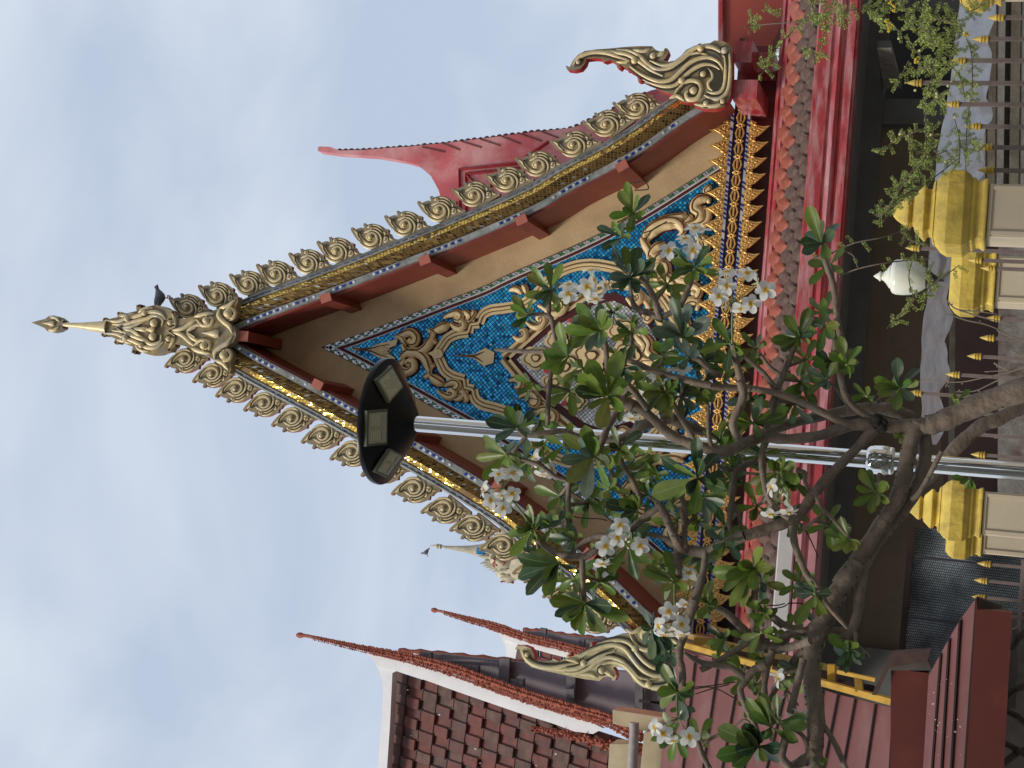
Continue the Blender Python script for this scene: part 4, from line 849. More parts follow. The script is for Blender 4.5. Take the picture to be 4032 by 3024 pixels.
house('thai_house', 'farther thai house, smaller white verge and horn tip just behind the left eave finial', H2b,
 [(1950,2480),(2010,2495),(2090,2520),(2170,2545),(2250,2563),(2310,2582)], [(1985,2520),(2035,2535),(2090,2552),(2170,2575),(2240,2592),(2290,2602)],
 [(1948,2478),(1975,2510),(1992,2550),(1992,2600),(2028,2600),(2040,2530),(2030,2495)],
 ((2038,2534,33.6),(2036,2640,33.6),(2420,2640,31),(2400,2740,31)),
 [(2060,2480),(2140,2486),(2230,2500),(2330,2510),(2420,2520)],
 [(2058,2486),(2140,2490),(2230,2504),(2420,2524),(2500,2600),(2310,2580),(2170,2540),(2060,2506)],
 [([(2126,2472),(2150,2476),(2148,2500),(2124,2496)], -.1), ([(2360,2510),(2386,2512),(2384,2560),(2360,2556)], .1), ([(2280,2516),(2300,2518),(2300,2548),(2280,2544)], -.05)],
 33.8, 31, 34.6, 8)
# cream wall with gutter in front of the houses
cw = thing('cream_wall', 'cream plaster wall ledge with round gutter pipe, below the thai house gable', 'wall', tuple(Wp(2500, 2900, 22)[:2])+(0,))
M_crm = mat('cream_plaster', (.52, .44, .28), rough=.8, var=.12, scale=4, col2=(.36,.31,.21), fac2=.3, sc2=3)
def plate(nm, pts, Y, th, mt, par, mside=None):
    m = MB(); m.prism(XZ(pts, Y), Y, Y+th, 0, 0 if mside is None else 1); return m.build(nm, [mt]+([mside] if mside else []), par)
plate('ledge', [(2412,2795),(2640,2830),(2640,2900),(2500,2870),(2412,2850)], 22.2, .5, M_crm, cw); plate('wall_block', [(2400,2930),(2478,2930),(2484,3100),(2390,3100)], 22, .5, M_crm, cw)
plate('wall_block', [(2536,2885),(2634,2870),(2630,3100),(2514,3100)], 21.9, .5, M_crm, cw); plate('wall_strip', [(2638,2960),(2668,2960),(2664,3100),(2632,3100)], 21.8, .3, mat('grey_plaster', (.3,.3,.29), rough=.9, var=.3), cw)
m = MB(); a = Wp(2500, 2880, 21.6); m.tube([(a[0]+.12, 21.6, a[2]+.02), (a[0]-.25, 21.6, a[2]), (a[0]-1.6, 21.6, a[2]-.03)], .07, 12); m.build('gutter_pipe', [mat('dirty_pipe', (.30,.27,.26), rough=.6, var=.3, scale=8)], cw)
m = MB(); 
for yy_, x_ in ((2640, 2528), (2700, 2530)):
    pass
for p in ((2520,2760),(2565,2762),(2610,2765)):
    a = Wp(p[0], p[1], 23); m.box((a[0]-.02, 23, a[2]-.3), (a[0]+.02, 23.05, a[2]+.02))
m.build('wall_railing', [MATS['dark_interior']], cw)
# ============================================================ ground
gm = MB(); gm.add([(-900,-900,0),(900,-900,0),(900,1500,0),(-900,1500,0)], [(0,1,2,3)])
tag(gm.build('ground', [mat('dusty_paving', (.20,.19,.17), rough=.9, var=.15, scale=.5, col2=(.15,.14,.12), fac2=.4, sc2=.2)]), kind='structure')
def px_plate(mb, pts, th, mi=0, ms=None):
    """pts (px,py,Y); thickness away from the camera"""
    f = [Vector(Wp(*p)) for p in pts]; b = [v+Vector((0, th, 0)) for v in f]; n_ = len(f)
    tr = tessellate_polygon([[Vector((p[0], p[1], 0)) for p in pts]])
    mb.add(f, tr, mi); mb.add(b, tr, mi if ms is None else ms); mb.add(f+b, [(i, (i+1) % n_, (i+1) % n_+n_, i+n_) for i in range(n_)], mi if ms is None else ms)
# ============================================================ red sheet-roofed shed, lower left
M_sheet = mat('mauve_red_sheet', (.17, .056, .05), rough=.5, var=.12, scale=3, bump=.25, bscale=9, col2=(.225,.10,.09), fac2=.36, sc2=2.2, st=(.5,1,1.6))
M_flash = mat('dark_red_flashing', (.13, .026, .018), rough=.5, var=.15, scale=3, col2=(.17,.04,.03), fac2=.3)
M_seam = mat('black_seam', (.02,.006,.006), rough=.8, var=.2)
M_yel = mat('old_yellow_paint', (.50, .28, .025), rough=.6, var=.2, scale=7, col2=(.25,.13,.02), fac2=.33, sc2=5, bump=.3)
shed = thing('red_shed', 'dark red sheet metal shed with yellow edge beam and stepped roof flashings', 'shed', tuple(Wp(3300, 2800, 13)[:2])+(0,))
Y1_ = lambda X_: 15.2-(X_-2660)*.0028
m = MB(); ms_ = MB()
seam_t = [(2645,2540),(2742,2582),(2832,2606),(2918,2630),(3010,2655),(3105,2680),(3243,2717),(3302,2735),(3370,2751),(3450,2772),(3520,2787)]
seam_b = [2600,2690,2770,2845,2930,3020,3185,3245,3320,3412,3506]
for i in range(len(seam_t)-1):
    (xa, ya), (xb, yb) = seam_t[i], seam_t[i+1]; a2, b2 = seam_b[i], seam_b[i+1]
    k_ = (3150-3024)/(3024-ya)
    px_plate(m, [(xa, ya, Y1_(xa)), (xb, yb, Y1_(xb)+.03), (b2+(b2-xb)*k_, 3150, Y1_(xb)+.03), (a2+(a2-xa)*k_, 3150, Y1_(xa))], .02)
    p = [Wp(xb-3, yb, Y1_(xb)-.02), Wp(b2+(b2-xb)*k_-3, 3150, Y1_(xb)-.02)]; ms_.tube(p, .011, 5)
m.build('sheet_wall', [M_sheet], shed); ms_.build('sheet_seams', [M_seam], shed)
def beam(name, pts, w_, d_, mt, par, Y=None):
    m = MB(); P = [Vector(Wp(*p)) for p in pts]
    for a, b in zip(P, P[1:]):
        t = (b-a).normalized(); u = t.cross(Vector((0,1,0))).normalized()*w_/2; v = Vector((0, d_, 0))
        m.hexa([a-u, a+u, a+u+v, a-u+v], [b-u, b+u, b+u+v, b-u+v])
    return m.build(name, [mt], par)
beam('yellow_beam', [(2690,2540,15.0),(3506,2765,12.7)], .052, .12, M_yel, shed)
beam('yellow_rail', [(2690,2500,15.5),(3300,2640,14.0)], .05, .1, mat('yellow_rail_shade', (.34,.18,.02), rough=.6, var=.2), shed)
beam('yellow_rail', [(3295,2646,13.2),(3445,2678,13.0)], .03, .08, M_yel, shed)
for (a, b) in (((3272,2618,13.4),(3272,2690,13.4)), ((3378,2668,13.1),(3382,2722,13.0))): beam('yellow_post', [a, b], .062, .1, M_yel, shed)
m = MB(); px_plate(m, [(2690,2492,15.7),(3310,2632,15.0),(3320,2722,14.9),(2690,2560,15.7)], .04); m.build('backing_board', [mat('brown_backing', (.07,.035,.02), rough=.9)], shed)
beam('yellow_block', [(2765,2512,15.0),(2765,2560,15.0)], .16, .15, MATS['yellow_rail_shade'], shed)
m = MB(); px_plate(m, [(3300,2672,13.4),(3440,2700,13.4),(3470,2760,13.4),(3300,2720,13.4)], .05); m.build('gap_board', [M_seam], shed)
m = MB(); px_plate(m, [(3508,2632,12.3),(3655,2650,12.3),(3640,3160,12.3),(3505,3160,12.3)], .3); m.build('flashing_board', [M_flash], shed)
m = MB(); px_plate(m, [(3432,2735,12.25),(3450,2738,12.25),(3528,2572,12.25),(3512,2568,12.25)], .06); px_plate(m, [(3516,2570,12.2),(3662,2562,12.2),(3652,2606,12.2),(3500,2628,12.2)], .25)
m.build('brown_ledge', [mat('dirty_brown_metal', (.085,.045,.035), rough=.7, var=.3, scale=8)], shed)
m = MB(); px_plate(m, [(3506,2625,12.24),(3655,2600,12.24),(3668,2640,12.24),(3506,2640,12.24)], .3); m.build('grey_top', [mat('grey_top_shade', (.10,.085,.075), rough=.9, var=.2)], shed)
low = [(3656,2655),(3700,2580),(3745,2500),(3775,2440),(3845,2355)]
m = MB(); ms_ = MB()
sx_t = [(3656,2660),(3705,2572),(3738,2513),(3780,2440),(3846,2352)]; sx_b = [3632,3668,3706,3745,3800]
for i in range(4):
    (xa, ya), (xb, yb) = sx_t[i], sx_t[i+1]; a2, b2 = sx_b[i], sx_b[i+1]
    k_ = (3160-3024)/(3024-2400)
    px_plate(m, [(xa, ya, 12.1-i*.12), (xb, yb, 12.0-i*.12), (b2+(b2-xb)*k_, 3160, 12.0-i*.12), (a2+(a2-xa)*k_, 3160, 12.1-i*.12)], .02)
    ms_.tube([Wp(xb, yb, 11.96-i*.12), Wp(b2+(b2-xb)*k_, 3160, 11.96-i*.12)], .012, 5)
m.build('lower_sheet', [M_sheet], shed); ms_.build('lower_seams', [M_seam], shed)
m = MB(); px_plate(m, [(3846,2350,11.5),(3848,2400,11.5),(3985,2412,11.5),(3946,3160,11.5),(3795,3160,11.5)], .3); m.build('front_fascia', [M_flash], shed)
m = MB(); px_plate(m, [(3848,2352,11.6),(3946,2385,11.9),(3942,2412,11.9),(3848,2402,11.6)], .2); m.build('fascia_return', [MATS['grey_top_shade']], shed)
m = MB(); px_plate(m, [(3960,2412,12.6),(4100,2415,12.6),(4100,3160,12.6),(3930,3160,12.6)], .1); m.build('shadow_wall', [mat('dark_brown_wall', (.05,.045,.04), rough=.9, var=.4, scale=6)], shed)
m = MB(); px_plate(m, [(3985,2480,12.0),(4010,2470,12.0),(4000,2790,12.0),(3960,2790,12.0)], .1); m.build('grey_post', [mat('grey_post_paint', (.16,.15,.13), rough=.9)], shed)
m = MB()
for a, b in (((3965,2740),(4040,2700)),((3960,2800),(4050,2860)),((3960,2930),(4050,2990)),((3950,3010),(4040,2950)),((3985,2550),(4030,2490))): m = MB(); m.tube([Wp(a[0], a[1], 11.9), Wp((a[0]+b[0])/2, (a[1]+b[1])/2-8, 11.8), Wp(b[0], b[1], 11.9)], .025, 6); m.build('rusty_rod', [mat('rusty_dark_rod', (.06,.04,.03), rough=.8, var=.4, scale=8)], shed)
# droppings and drips on the sheets
m = MB()
for _ in range(20):
    X_ = random.uniform(3650, 3800); Yy = random.uniform(2660, 3020); a = Wp(X_, Yy, 11.55); s_ = random.uniform(.002, .007); m.ball((a[0], a[1], a[2]), s_, 0, .4, 5, 3, random.uniform(.6, 1.6))
m.build('paint_flecks', [M_drop], shed)
# ============================================================ shade net
net = thing('shade_net', 'blue grey woven shade net stretched behind the fence, left of the gold capped post', 'shade net', tuple(Wp(3700, 2350, 14.6)[:2])+(0,))
def netmat():
    m = bpy.data.materials.new('woven_net'); m.use_nodes = True; t = m.node_tree; b = t.nodes['Principled BSDF']; n = t.nodes.new; l = t.links.new
    co = n('ShaderNodeTexCoord'); mp_ = n('ShaderNodeMapping'); mp_.inputs['Scale'].default_value = (1, 1, 1); sx = n('ShaderNodeSeparateXYZ'); cx = n('ShaderNodeCombineXYZ')
    l(co.outputs['Object'], sx.inputs[0]); l(sx.outputs['X'], cx.inputs['X']); l(sx.outputs['Z'], cx.inputs['Y']); l(cx.outputs[0], mp_.inputs[0])
    br = n('ShaderNodeTexBrick'); br.inputs['Scale'].default_value = 26; br.inputs['Color1'].default_value = (.25,.29,.32,1); br.inputs['Color2'].default_value = (.36,.40,.42,1); br.inputs['Mortar'].default_value = (.015,.017,.02,1); br.inputs['Mortar Size'].default_value = .075; br.inputs['Brick Width'].default_value = .42; br.inputs['Row Height'].default_value = .62
    mp_.inputs['Rotation'].default_value = (0, 0, R_(92)); l(mp_.outputs[0], br.inputs['Vector'])
    z = n('ShaderNodeTexNoise'); z.inputs['Scale'].default_value = 2.5; z.inputs['Detail'].default_value = 6; l(co.outputs['Object'], z.inputs['Vector']); r = n('ShaderNodeValToRGB'); r.color_ramp.elements[0].position = .35; r.color_ramp.elements[0].color = (.35,.35,.35,1); r.color_ramp.elements[1].position = .62; l(z.outputs['Fac'], r.inputs['Fac'])
    x = n('ShaderNodeMix'); x.data_type = 'RGBA'; x.blend_type = 'MULTIPLY'; x.inputs['Factor'].default_value = 1; l(br.outputs['Color'], x.inputs['A']); l(r.outputs['Color'], x.inputs['B']); l(x.outputs['Result'], b.inputs['Base Color']); b.inputs['Roughness'].default_value = .7
    return m
m = MB(); nu, nv = 26, 18; vs = []
for j in range(nv):
    for i in range(nu):
        a = i/(nu-1); b_ = j/(nv-1); Xp = 3606-60*b_+a*(4200-3580); Yp = 2080+b_*620; p = Vector(Wp(Xp, Yp, 14.6)); p.y += .05*math.sin(a*11)+.03*math.sin(b_*17+a*5)
        vs.append(p)
m.add(vs, [(j*nu+i, j*nu+i+1, (j+1)*nu+i+1, (j+1)*nu+i) for j in range(nv-1) for i in range(nu-1)]); m.build('net_cloth', [netmat()], net, smooth=60, fixn=False)
beam('net_rail', [(3590,2070,14.55),(3545,2640,14.55)], .055, .08, M_seam, net)
beam('seam_tape', [(3602,2190,14.5),(4050,2240,14.5)], .02, .01, mat('net_seam', (.05,.045,.06), rough=.8), net); beam('seam_tape', [(3580,2430,14.5),(3830,2462,14.5)], .02, .01, MATS['net_seam'], net)
# ============================================================ stall with plastic awning behind the fence
stall = thing('covered_stall', 'low stall with wavy grey plastic awning and dark opening, behind the spear fence', 'stall', tuple(Wp(3900, 900, 13)[:2])+(0,))
fe = spline([(3950,-160),(3914,0),(3908,120),(3895,260),(3896,420),(3880,560),(3860,690),(3800,860),(3745,1060),(3738,1180),(3742,1300),(3722,1340),(3735,1400),(3728,1480),(3712,1560),(3716,1640),(3704,1700),(3700,1740),(3690,1780)], 6)
te = spline([(3800,-160),(3780,0),(3760,150),(3745,300),(3720,450),(3690,600),(3680,740),(3665,900),(3655,1060),(3650,1180),(3632,1280),(3628,1400),(3622,1500),(3630,1600),(3626,1700),(3630,1740),(3640,1780)], 6)
def at_py(L_, y):
    for a, b in zip(L_, L_[1:]):
        if a[1] <= y <= b[1]: return a[0]+(b[0]-a[0])*(y-a[1])/(b[1]-a[1]+1e-9)
    return L_[-1][0]
m = MB(); vs = []; nu, nv = 90, 7
for i in range(nu):
    y = -150+1900*i/(nu-1)
    for j in range(nv):
        t = j/(nv-1); xx = at_py(te, y)*(1-t)+at_py(fe, y)*t; wv = (9*math.sin(y*.031)+5*math.sin(y*.055+2)+12*mnoise.noise(Vector((y*.012, 0, 0))))*(t**2)
        p = Vector(Wp(xx+wv, y, 13.4-1.0*t)); p.y += .04*math.sin(y*.06+t*5)+.03*mnoise.noise(Vector((y*.03, t*3, 5))); vs.append(p)
m.add(vs, [(i*nv+j, i*nv+j+1, (i+1)*nv+j+1, (i+1)*nv+j) for i in range(nu-1) for j in range(nv-1)])
m.build('plastic_awning', [mat('grey_plastic_sheet', (.12,.125,.14), rough=.3, var=.25, scale=5, col2=(.23,.24,.25), fac2=.33, sc2=4, bump=.6, bscale=7)], stall, smooth=60, fixn=False)
plate('opening', [(3740,1230),(3760,1000),(3935,960),(3935,1950),(3720,1950),(3700,1700)], 15.2, .1, M_seam, stall)  # near-black sheet stands for the shade inside the stall
beam('awning_beam', [(3752,960,13.6),(3745,1900,13.6)], .05, .06, mat('beam_drab', (.085,.08,.065), rough=.9, var=.2), stall)
M_peel = mat('peeling_board', (.24,.23,.215), rough=.9, var=.3, scale=6, col2=(.10,.055,.04), fac2=.42, sc2=4, bump=.4)
plate('counter_board', [(3932,900),(4110,900),(4110,1990),(3928,1990)], 14.6, .1, M_peel, stall)
M_plk = mat('weathered_plank', (.15,.13,.10), rough=.9, var=.3, scale=7, col2=(.09,.075,.06), fac2=.45, sc2=3, bump=.5)
for i, (a, b) in enumerate(((3862,3890),(3892,3928),(3931,3962),(3985,4022),(4025,4062),(3964,3983))):
    plate('plank', [(a,-160),(b,-160),(b-12,760),(a-12,760)], 14.4+(.05 if i == 5 else 0)+.01*i, .04, M_plk if i % 2 else mat('grey_plank', (.20,.19,.175), rough=.9, var=.25, scale=8, bump=.4), stall)
plate('plank_gap', [(3850,-160),(4110,-160),(4110,790),(3840,790)], 14.7, .05, M_seam, stall)
# ============================================================ fence pillars
M_gcap = mat('yellow_gold_paint', (.66, .48, .09), rough=.45, var=.25, scale=8, col2=(.25,.16,.05), fac2=.34, sc2=7, st=(1,1,.35), bump=.5, bscale=30)
M_pcr = mat('cream_pillar_paint', (.62, .53, .39), rough=.75, var=.06, scale=3, col2=(.50,.43,.31), fac2=.30, sc2=5, bump=.1, st=(1,1,.18))
def pillar(label, py_axis, X0, Y, scale, steps=True, yaw=0.):
    """py_axis: pixel row of the axis at the tip; X0 pixel column of the tip"""
    base = Wp(X0+160, py_axis, Y); zt = Wp(X0, py_axis, Y)[2]; k = Y/FPX*1.02*scale
    t = thing('fence_pillar', label, 'pillar', (base[0], base[1], 0), 'cream fence pillars with gold caps')
    def sq(prof, nm, mt, ch=0.):
        m = MB(); vs = []
        for r, z in prof:
            for (a, b) in ((-1,-1),(1,-1),(1,1),(-1,1)):
                x, y = a*r, b*r; c, s = math.cos(yaw), math.sin(yaw); vs.append((base[0]+x*c-y*s, base[1]+x*s+y*c, z))
        n_ = len(prof); m.add(vs, [(i*4+j, i*4+(j+1) % 4, (i+1)*4+(j+1) % 4, (i+1)*4+j) for i in range(n_-1) for j in range(4)]+[(0,1,2,3), tuple(4*(n_-1)+j for j in range(4))])
        o = m.build(nm, [mt], t, smooth=25); bv = o.modifiers.new('b', 'BEVEL'); bv.width = .006; bv.segments = 2; bv.limit_method = 'ANGLE'; return o
    Z = lambda d: zt-d*k
    if steps: sq([(3,Z(0)),(12,Z(3)),(24,Z(14)),(34,Z(30)),(52,Z(52)),(56,Z(58)),(56,Z(66)),(44,Z(70)),(44,Z(78)),(62,Z(84)),(82,Z(106)),(92,Z(116)),(92,Z(124)),(72,Z(128)),(72,Z(150)),(74,Z(152))] and [(r*k, z) for r, z in [(3,Z(0)),(12,Z(3)),(24,Z(14)),(34,Z(30)),(52,Z(52)),(56,Z(58)),(56,Z(66)),(44,Z(70)),(44,Z(78)),(62,Z(84)),(82,Z(106)),(92,Z(116)),(92,Z(124)),(78,Z(128)),(78,Z(146)),(98,Z(150)),(110,Z(158))]], 'cap_spire', M_gcap)
    sq([(r*k, z) for r, z in [(105,Z(158.5)),(112,Z(166)),(128,Z(180)),(140,Z(204)),(140,Z(262)),(124,Z(284)),(118,Z(286)),(118,Z(300)),(108,Z(306)),(108,Z(322)),(116,Z(334)),(116,Z(344)),(100,Z(346))]], 'cap', M_gcap)
    sq([(100*k, 0.0), (100*k, Z(346.5))], 'shaft', M_pcr)
    m = MB(); 
    for s_ in (1, -1):    # raised corner fillets of the shaft
        m.box((base[0]+s_*84*k-.012, base[1]-100*k-.012, 0), (base[0]+s_*84*k+.012, base[1]-100*k-.001, Z(362)))
    m.box((base[0]-98*k, base[1]-100*k-.010, Z(360)), (base[0]+98*k, base[1]-100*k-.0012, Z(349))); m.build('shaft_fillet', [M_pcr], t)
    return t
pillar('cream pillar with tall stepped gold cap, nearest the hanging plants, right of the globe lamp', 842, 3514, 9.8, 1.0)
pillar('dirtier cream pillar with dull gold cap, half hidden behind the tallest gold capped one', 1105, 3596, 12.0, .86, False)
pillar('cream pillar with gold cap directly left of the chrome pole, beside the shade net', 2008, 3568, 12.2, .79)
pillar('narrow cream pillar with gold cap tucked behind the one beside the shade net', 2096, 3610, 13.4, .68, False)
pillar('gold capped pillar at the far right edge, only its cap tip showing under the hanging plants', -98, 3655, 10.2, .8)
# ============================================================ spear fence: panels of pickets between the pillars
M_pick = mat('brown_picket_paint', (.20,.155,.145), rough=.6, var=.15, scale=12)
M_tip = mat('gold_spear_paint', (.58,.40,.07), rough=.45, var=.12, scale=20)
def picket(mb, mg, X_, y_, Y):
    p = Wp(X_, y_, Y); x, z = p[0], p[2]; 
    mb.box((x-.012, Y-.012, .15), (x+.012, Y+.012, z-.085))
    mg.lathe([(.001, z), (.010, z-.022), (.020, z-.052), (.023, z-.056), (.017, z-.060), (.017, z-.066), (.025, z-.069), (.025, z-.076), (.018, z-.079), (.018, z-.085), (.026, z-.089), (.026, z-.097), (.015, z-.100)], (x, Y), 12)
def panel(label, pts, Y, rings=False):
    c = Wp(*pts[len(pts)//2], Y); t = thing('spear_fence', label, 'fence', (c[0], Y, 0), 'spear topped fence panels')
    xs = []
    for X_, y_ in pts:
        mb, mg = MB(), MB(); picket(mb, mg, X_, y_, Y); o = mb.build('picket', [M_pick], t); mg.build('spear_tip', [M_tip], o); xs.append(Wp(X_, y_, Y)[0])
    m = MB(); xa, xb = min(xs)-.06, max(xs)+.06
    zr_ = Wp(4012, pts[-1][1], Y)[2] if rings else 1.35
    for z in (zr_, .35): m.box((xa, Y-.02, z-.015), (xb, Y+.02, z+.015))
    m.build('rail', [M_pick], t)
    if rings:
        m = MB()
        for a, b in zip(sorted(xs), sorted(xs)[1:]):
            cx_ = (a+b)/2; r = abs(b-a)/2-.014; m.tube([(cx_+r*math.cos(q*.35), Y, zr_-.03-r+r*math.sin(q*.35)) for q in range(19)], .007, 5, caps=False)
        m.build('ring', [M_pick], t); m = MB(); m.box((xa, Y-.02, zr_-.20), (xb, Y+.02, zr_-.18)); m.build('rail', [M_pick], t)
panel('spear fence panel at the right edge, arched row of gold tips among the hanging plants', [(3887,70),(3827,154),(3738,239),(3566,326),(3713,410),(3797,497),(3842,579),(3847,669)], 9.8)
panel('short run of spear pickets between the two right pillars, partly overlapping', [(3564,976),(3807,1023),(3860,1055),(3880,1252)], 11.0)
panel('spear fence panel in front of the dark stall opening, rising row of gold tips', [(3857,1329),(3807,1401),(3723,1473),(3573,1545),(3720,1620),(3782,1706),(3822,1788)], 11.4)
panel('spear fence panel in front of the shade net, with a row of iron rings below', [(3847,2217),(3834,2283),(3825,2348),(3818,2410),(3812,2475)], 12.3, True)
# ============================================================ globe lamp
gl_ = thing('globe_lamp', 'milky white urn shaped garden lamp with pointed finial, in front of the brown wall', 'lamp', tuple(Wp(3560, 1090, 12.7)[:2])+(0,))
c0 = Wp(3560, 1092, 12.7); k = 12.7/FPX*1.02; Z = lambda X_: c0[2]-(X_-3560)*k
ml_ = mat('milky_lamp_plastic', (.74,.76,.66), rough=.25, var=.04, scale=6); ml_.node_tree.nodes['Principled BSDF'].inputs['Subsurface Weight'].default_value = .25
m = MB(); m.lathe([(r*k, Z(X_)) for X_, r in ((3447,1),(3456,8),(3466,14),(3470,19),(3474,19),(3477,14),(3484,16),(3494,26),(3503,38),(3507,44),(3512,45),(3514,54),(3520,62),(3532,67),(3556,68),(3585,66),(3612,57),(3630,46),(3640,38))], (c0[0], 12.7), 28); m.build('globe', [ml_], gl_, smooth=40)
m = MB(); m.lathe([(30*k, Z(3638)), (32*k, Z(3645)), (30*k, Z(3656)), (20*k, Z(3664)), (.022, Z(3680)), (.022, 0)], (c0[0], 12.7), 14); m.build('lamp_post', [mat('black_lamp_iron', (.03,.03,.035), rough=.4)], gl_)
# ============================================================ solar street lamp
YL = 8.4; a = Wp(1640, 1668.5, YL)
sl_ = thing('solar_street_lamp', 'chrome street lamp pole with black disc shaped solar head and three led panels', 'street lamp', (a[0], YL, 0))
ch_ = mat('polished_chrome', (.78,.78,.77), rough=.045, metal=1, var=.02, scale=3)
m = MB(); k = YL/FPX*1.03; m.lathe([(.050, 0), (.047, a[2]-.8), (.0465, a[2]+.04)], (a[0], YL), 40); m.build('pole', [ch_], sl_, smooth=40)
zk = Wp(3468, 1806, YL)[2]; m = MB(); m.lathe([(.047, zk+.075), (.060, zk+.072), (.072, zk+.058), (.078, zk+.03), (.079, zk), (.078, zk-.03), (.074, zk-.045), (.073, zk-.05), (.075, zk-.055), (.070, zk-.068), (.047, zk-.074)], (a[0], YL), 40); m.build('collar', [ch_], sl_, smooth=50)
c0 = Wp(1524, 1655, YL); dz = c0[2]; RD = .372
m = MB(); m.lathe([(.052, a[2]-.0), (.10, a[2]+.022), (.20, a[2]+.075), (.30, dz-.035), (RD, dz), (RD+.004, dz+.012), (RD, dz+.03), (.30, dz+.045), (.001, dz+.05)][::1], (a[0], YL), 64)
m.build('lamp_head', [mat('glossy_black_plastic', (.006,.006,.007), rough=.3, var=.2, scale=4, spec=.25)], sl_, smooth=40)
def Wz(px, py, z):
    d = FW-UP*((px-2016)/FPX)+RX*((1512-py)/FPX); t = (z-CAM[2])/d[2]; p = CAM+d*t; return Vector(p)
M_led = mat('led_lens', (.46,.44,.31), rough=.3, var=.1, scale=20); M_led2 = mat('led_strip', (.62,.58,.38), rough=.35, var=.1, scale=60); M_ledf = mat('led_frame', (.13,.13,.085), rough=.4)
t3 = T(1260, 1200, 800); t3b = T(1200, 1200, 1100)
for quad, hz in (([t3(612,822), t3(785,662), t3(912,892), t3(752,1072)], -.040), ([t3(512,1155), t3(738,1135), t3(732,1520), t3(505,1545)], -.040), ([t3b(675,1138), t3b(785,1190), t3b(655,1368), t3b(552,1322)], -.040)):
    P = []
    for p in quad:
        z = dz+hz
        for _ in range(12): q = Wz(p[0], p[1], z); r_ = min(RD, math.hypot(q.x-a[0], q.y-YL)); z = .5*z+.5*(float(np.interp(r_, [.052, .10, .20, .30, RD], [a[2], a[2]+.022, a[2]+.075, dz-.035, dz]))-.020)
        P.append(Wz(p[0], p[1], z))
    C = sum(P, Vector())/4
    up = Vector((0, 0, .02)); m = MB(); m.add(P+[p+Vector((0,0,.018)) for p in P], [(0,1,2,3),(4,5,6,7)]+[(i, (i+1) % 4, (i+1) % 4+4, i+4) for i in range(4)], 2)
    Q = [C+(p-C)*.86-Vector((0,0,.003)) for p in P]; m.add(Q, [(0,1,2,3)], 0)
    L2 = lambda s, t: (Q[0]*(1-s)+Q[1]*s)*(1-t)+(Q[3]*(1-s)+Q[2]*s)*t-Vector((0,0,.003))
    for (t0, t1) in ((.06,.42),(.56,.92)):
        for i in range(5): s0 = .10+i*.11; m.add([L2(s0,t0), L2(s0+.08,t0), L2(s0+.08,t1), L2(s0,t1)], [(0,1,2,3)], 1)
        m.add([L2(.72,t0), L2(.96,t0+.05), L2(.96,t1-.05), L2(.72,t1)], [(0,1,2,3)], 3)
    m.build('led_panel', [M_led, M_led2, M_ledf, mat('led_reflector', (.42,.42,.36), rough=.3)], sl_, fixn=False)
m = MB(); q = Wz(*t3(850,1500), dz-.03); m.box((q.x-.022, q.y-.03, q.z-.02), (q.x+.022, q.y+.03, q.z+.03), 0); m.ball((q.x, q.y, q.z-.02), .014, 1); m.build('motion_sensor', [M_ledf, M_led2], sl_)
m = MB()
for p_ in ((920,1225),(890,1350),(795,1390)): q = Wz(*t3(*p_), dz-.035); m.ball((q.x, q.y, q.z-.003), .007, 0, 1, 8, 5)
m.build('screw', [ch_], sl_)

# ============================================================ unseen street blocks added behind the camera to darken the chrome's reflection
M_sw = mat('shop_wall_paint', (.42,.39,.34), rough=.85, var=.1, scale=.6); M_sg = mat('shop_window', (.03,.035,.04), rough=.2); M_sr = mat('shop_roof', (.12,.05,.04), rough=.8)
for nm_, lb_, x0, x1, y0, y1, h in (('added_shop_house', 'five storey shop house added unseen behind the viewer to darken the chrome pole reflection', -26, -3.5, -22, -11, 17), ('added_shop_house', 'taller shop house added unseen behind the viewer on the right for the chrome pole reflection', 1.5, 12, -21, -11, 21), ('added_shop_house', 'shop house added unseen at the right side of the street for the chrome pole reflection', 12.5, 20, -6, 9, 15), ('added_shop_house', 'low shop house added unseen at the left side of the street for the chrome pole reflection', -24, -14, -5, 5, 12)):
    t = thing(nm_, lb_, 'building', ((x0+x1)/2, (y0+y1)/2, 0), 'shop houses added for the chrome reflection'); m = MB(); m.box((x0,y0,0), (x1,y1,h)); m.build('wall', [M_sw], t)
    m = MB(); m.box((x0-.3,y0-.3,h), (x1+.3,y1+.3,h+.35)); m.build('roof', [M_sr], t); m = MB()
    for fl_ in range(int(h//3)):
        for i in range(4): xa = x0+.6+i*(x1-x0-1)/4; m.box((xa, y1, .9+fl_*3), (xa+1.1, y1+.05, 2.4+fl_*3))
    m.build('window', [M_sg], t)

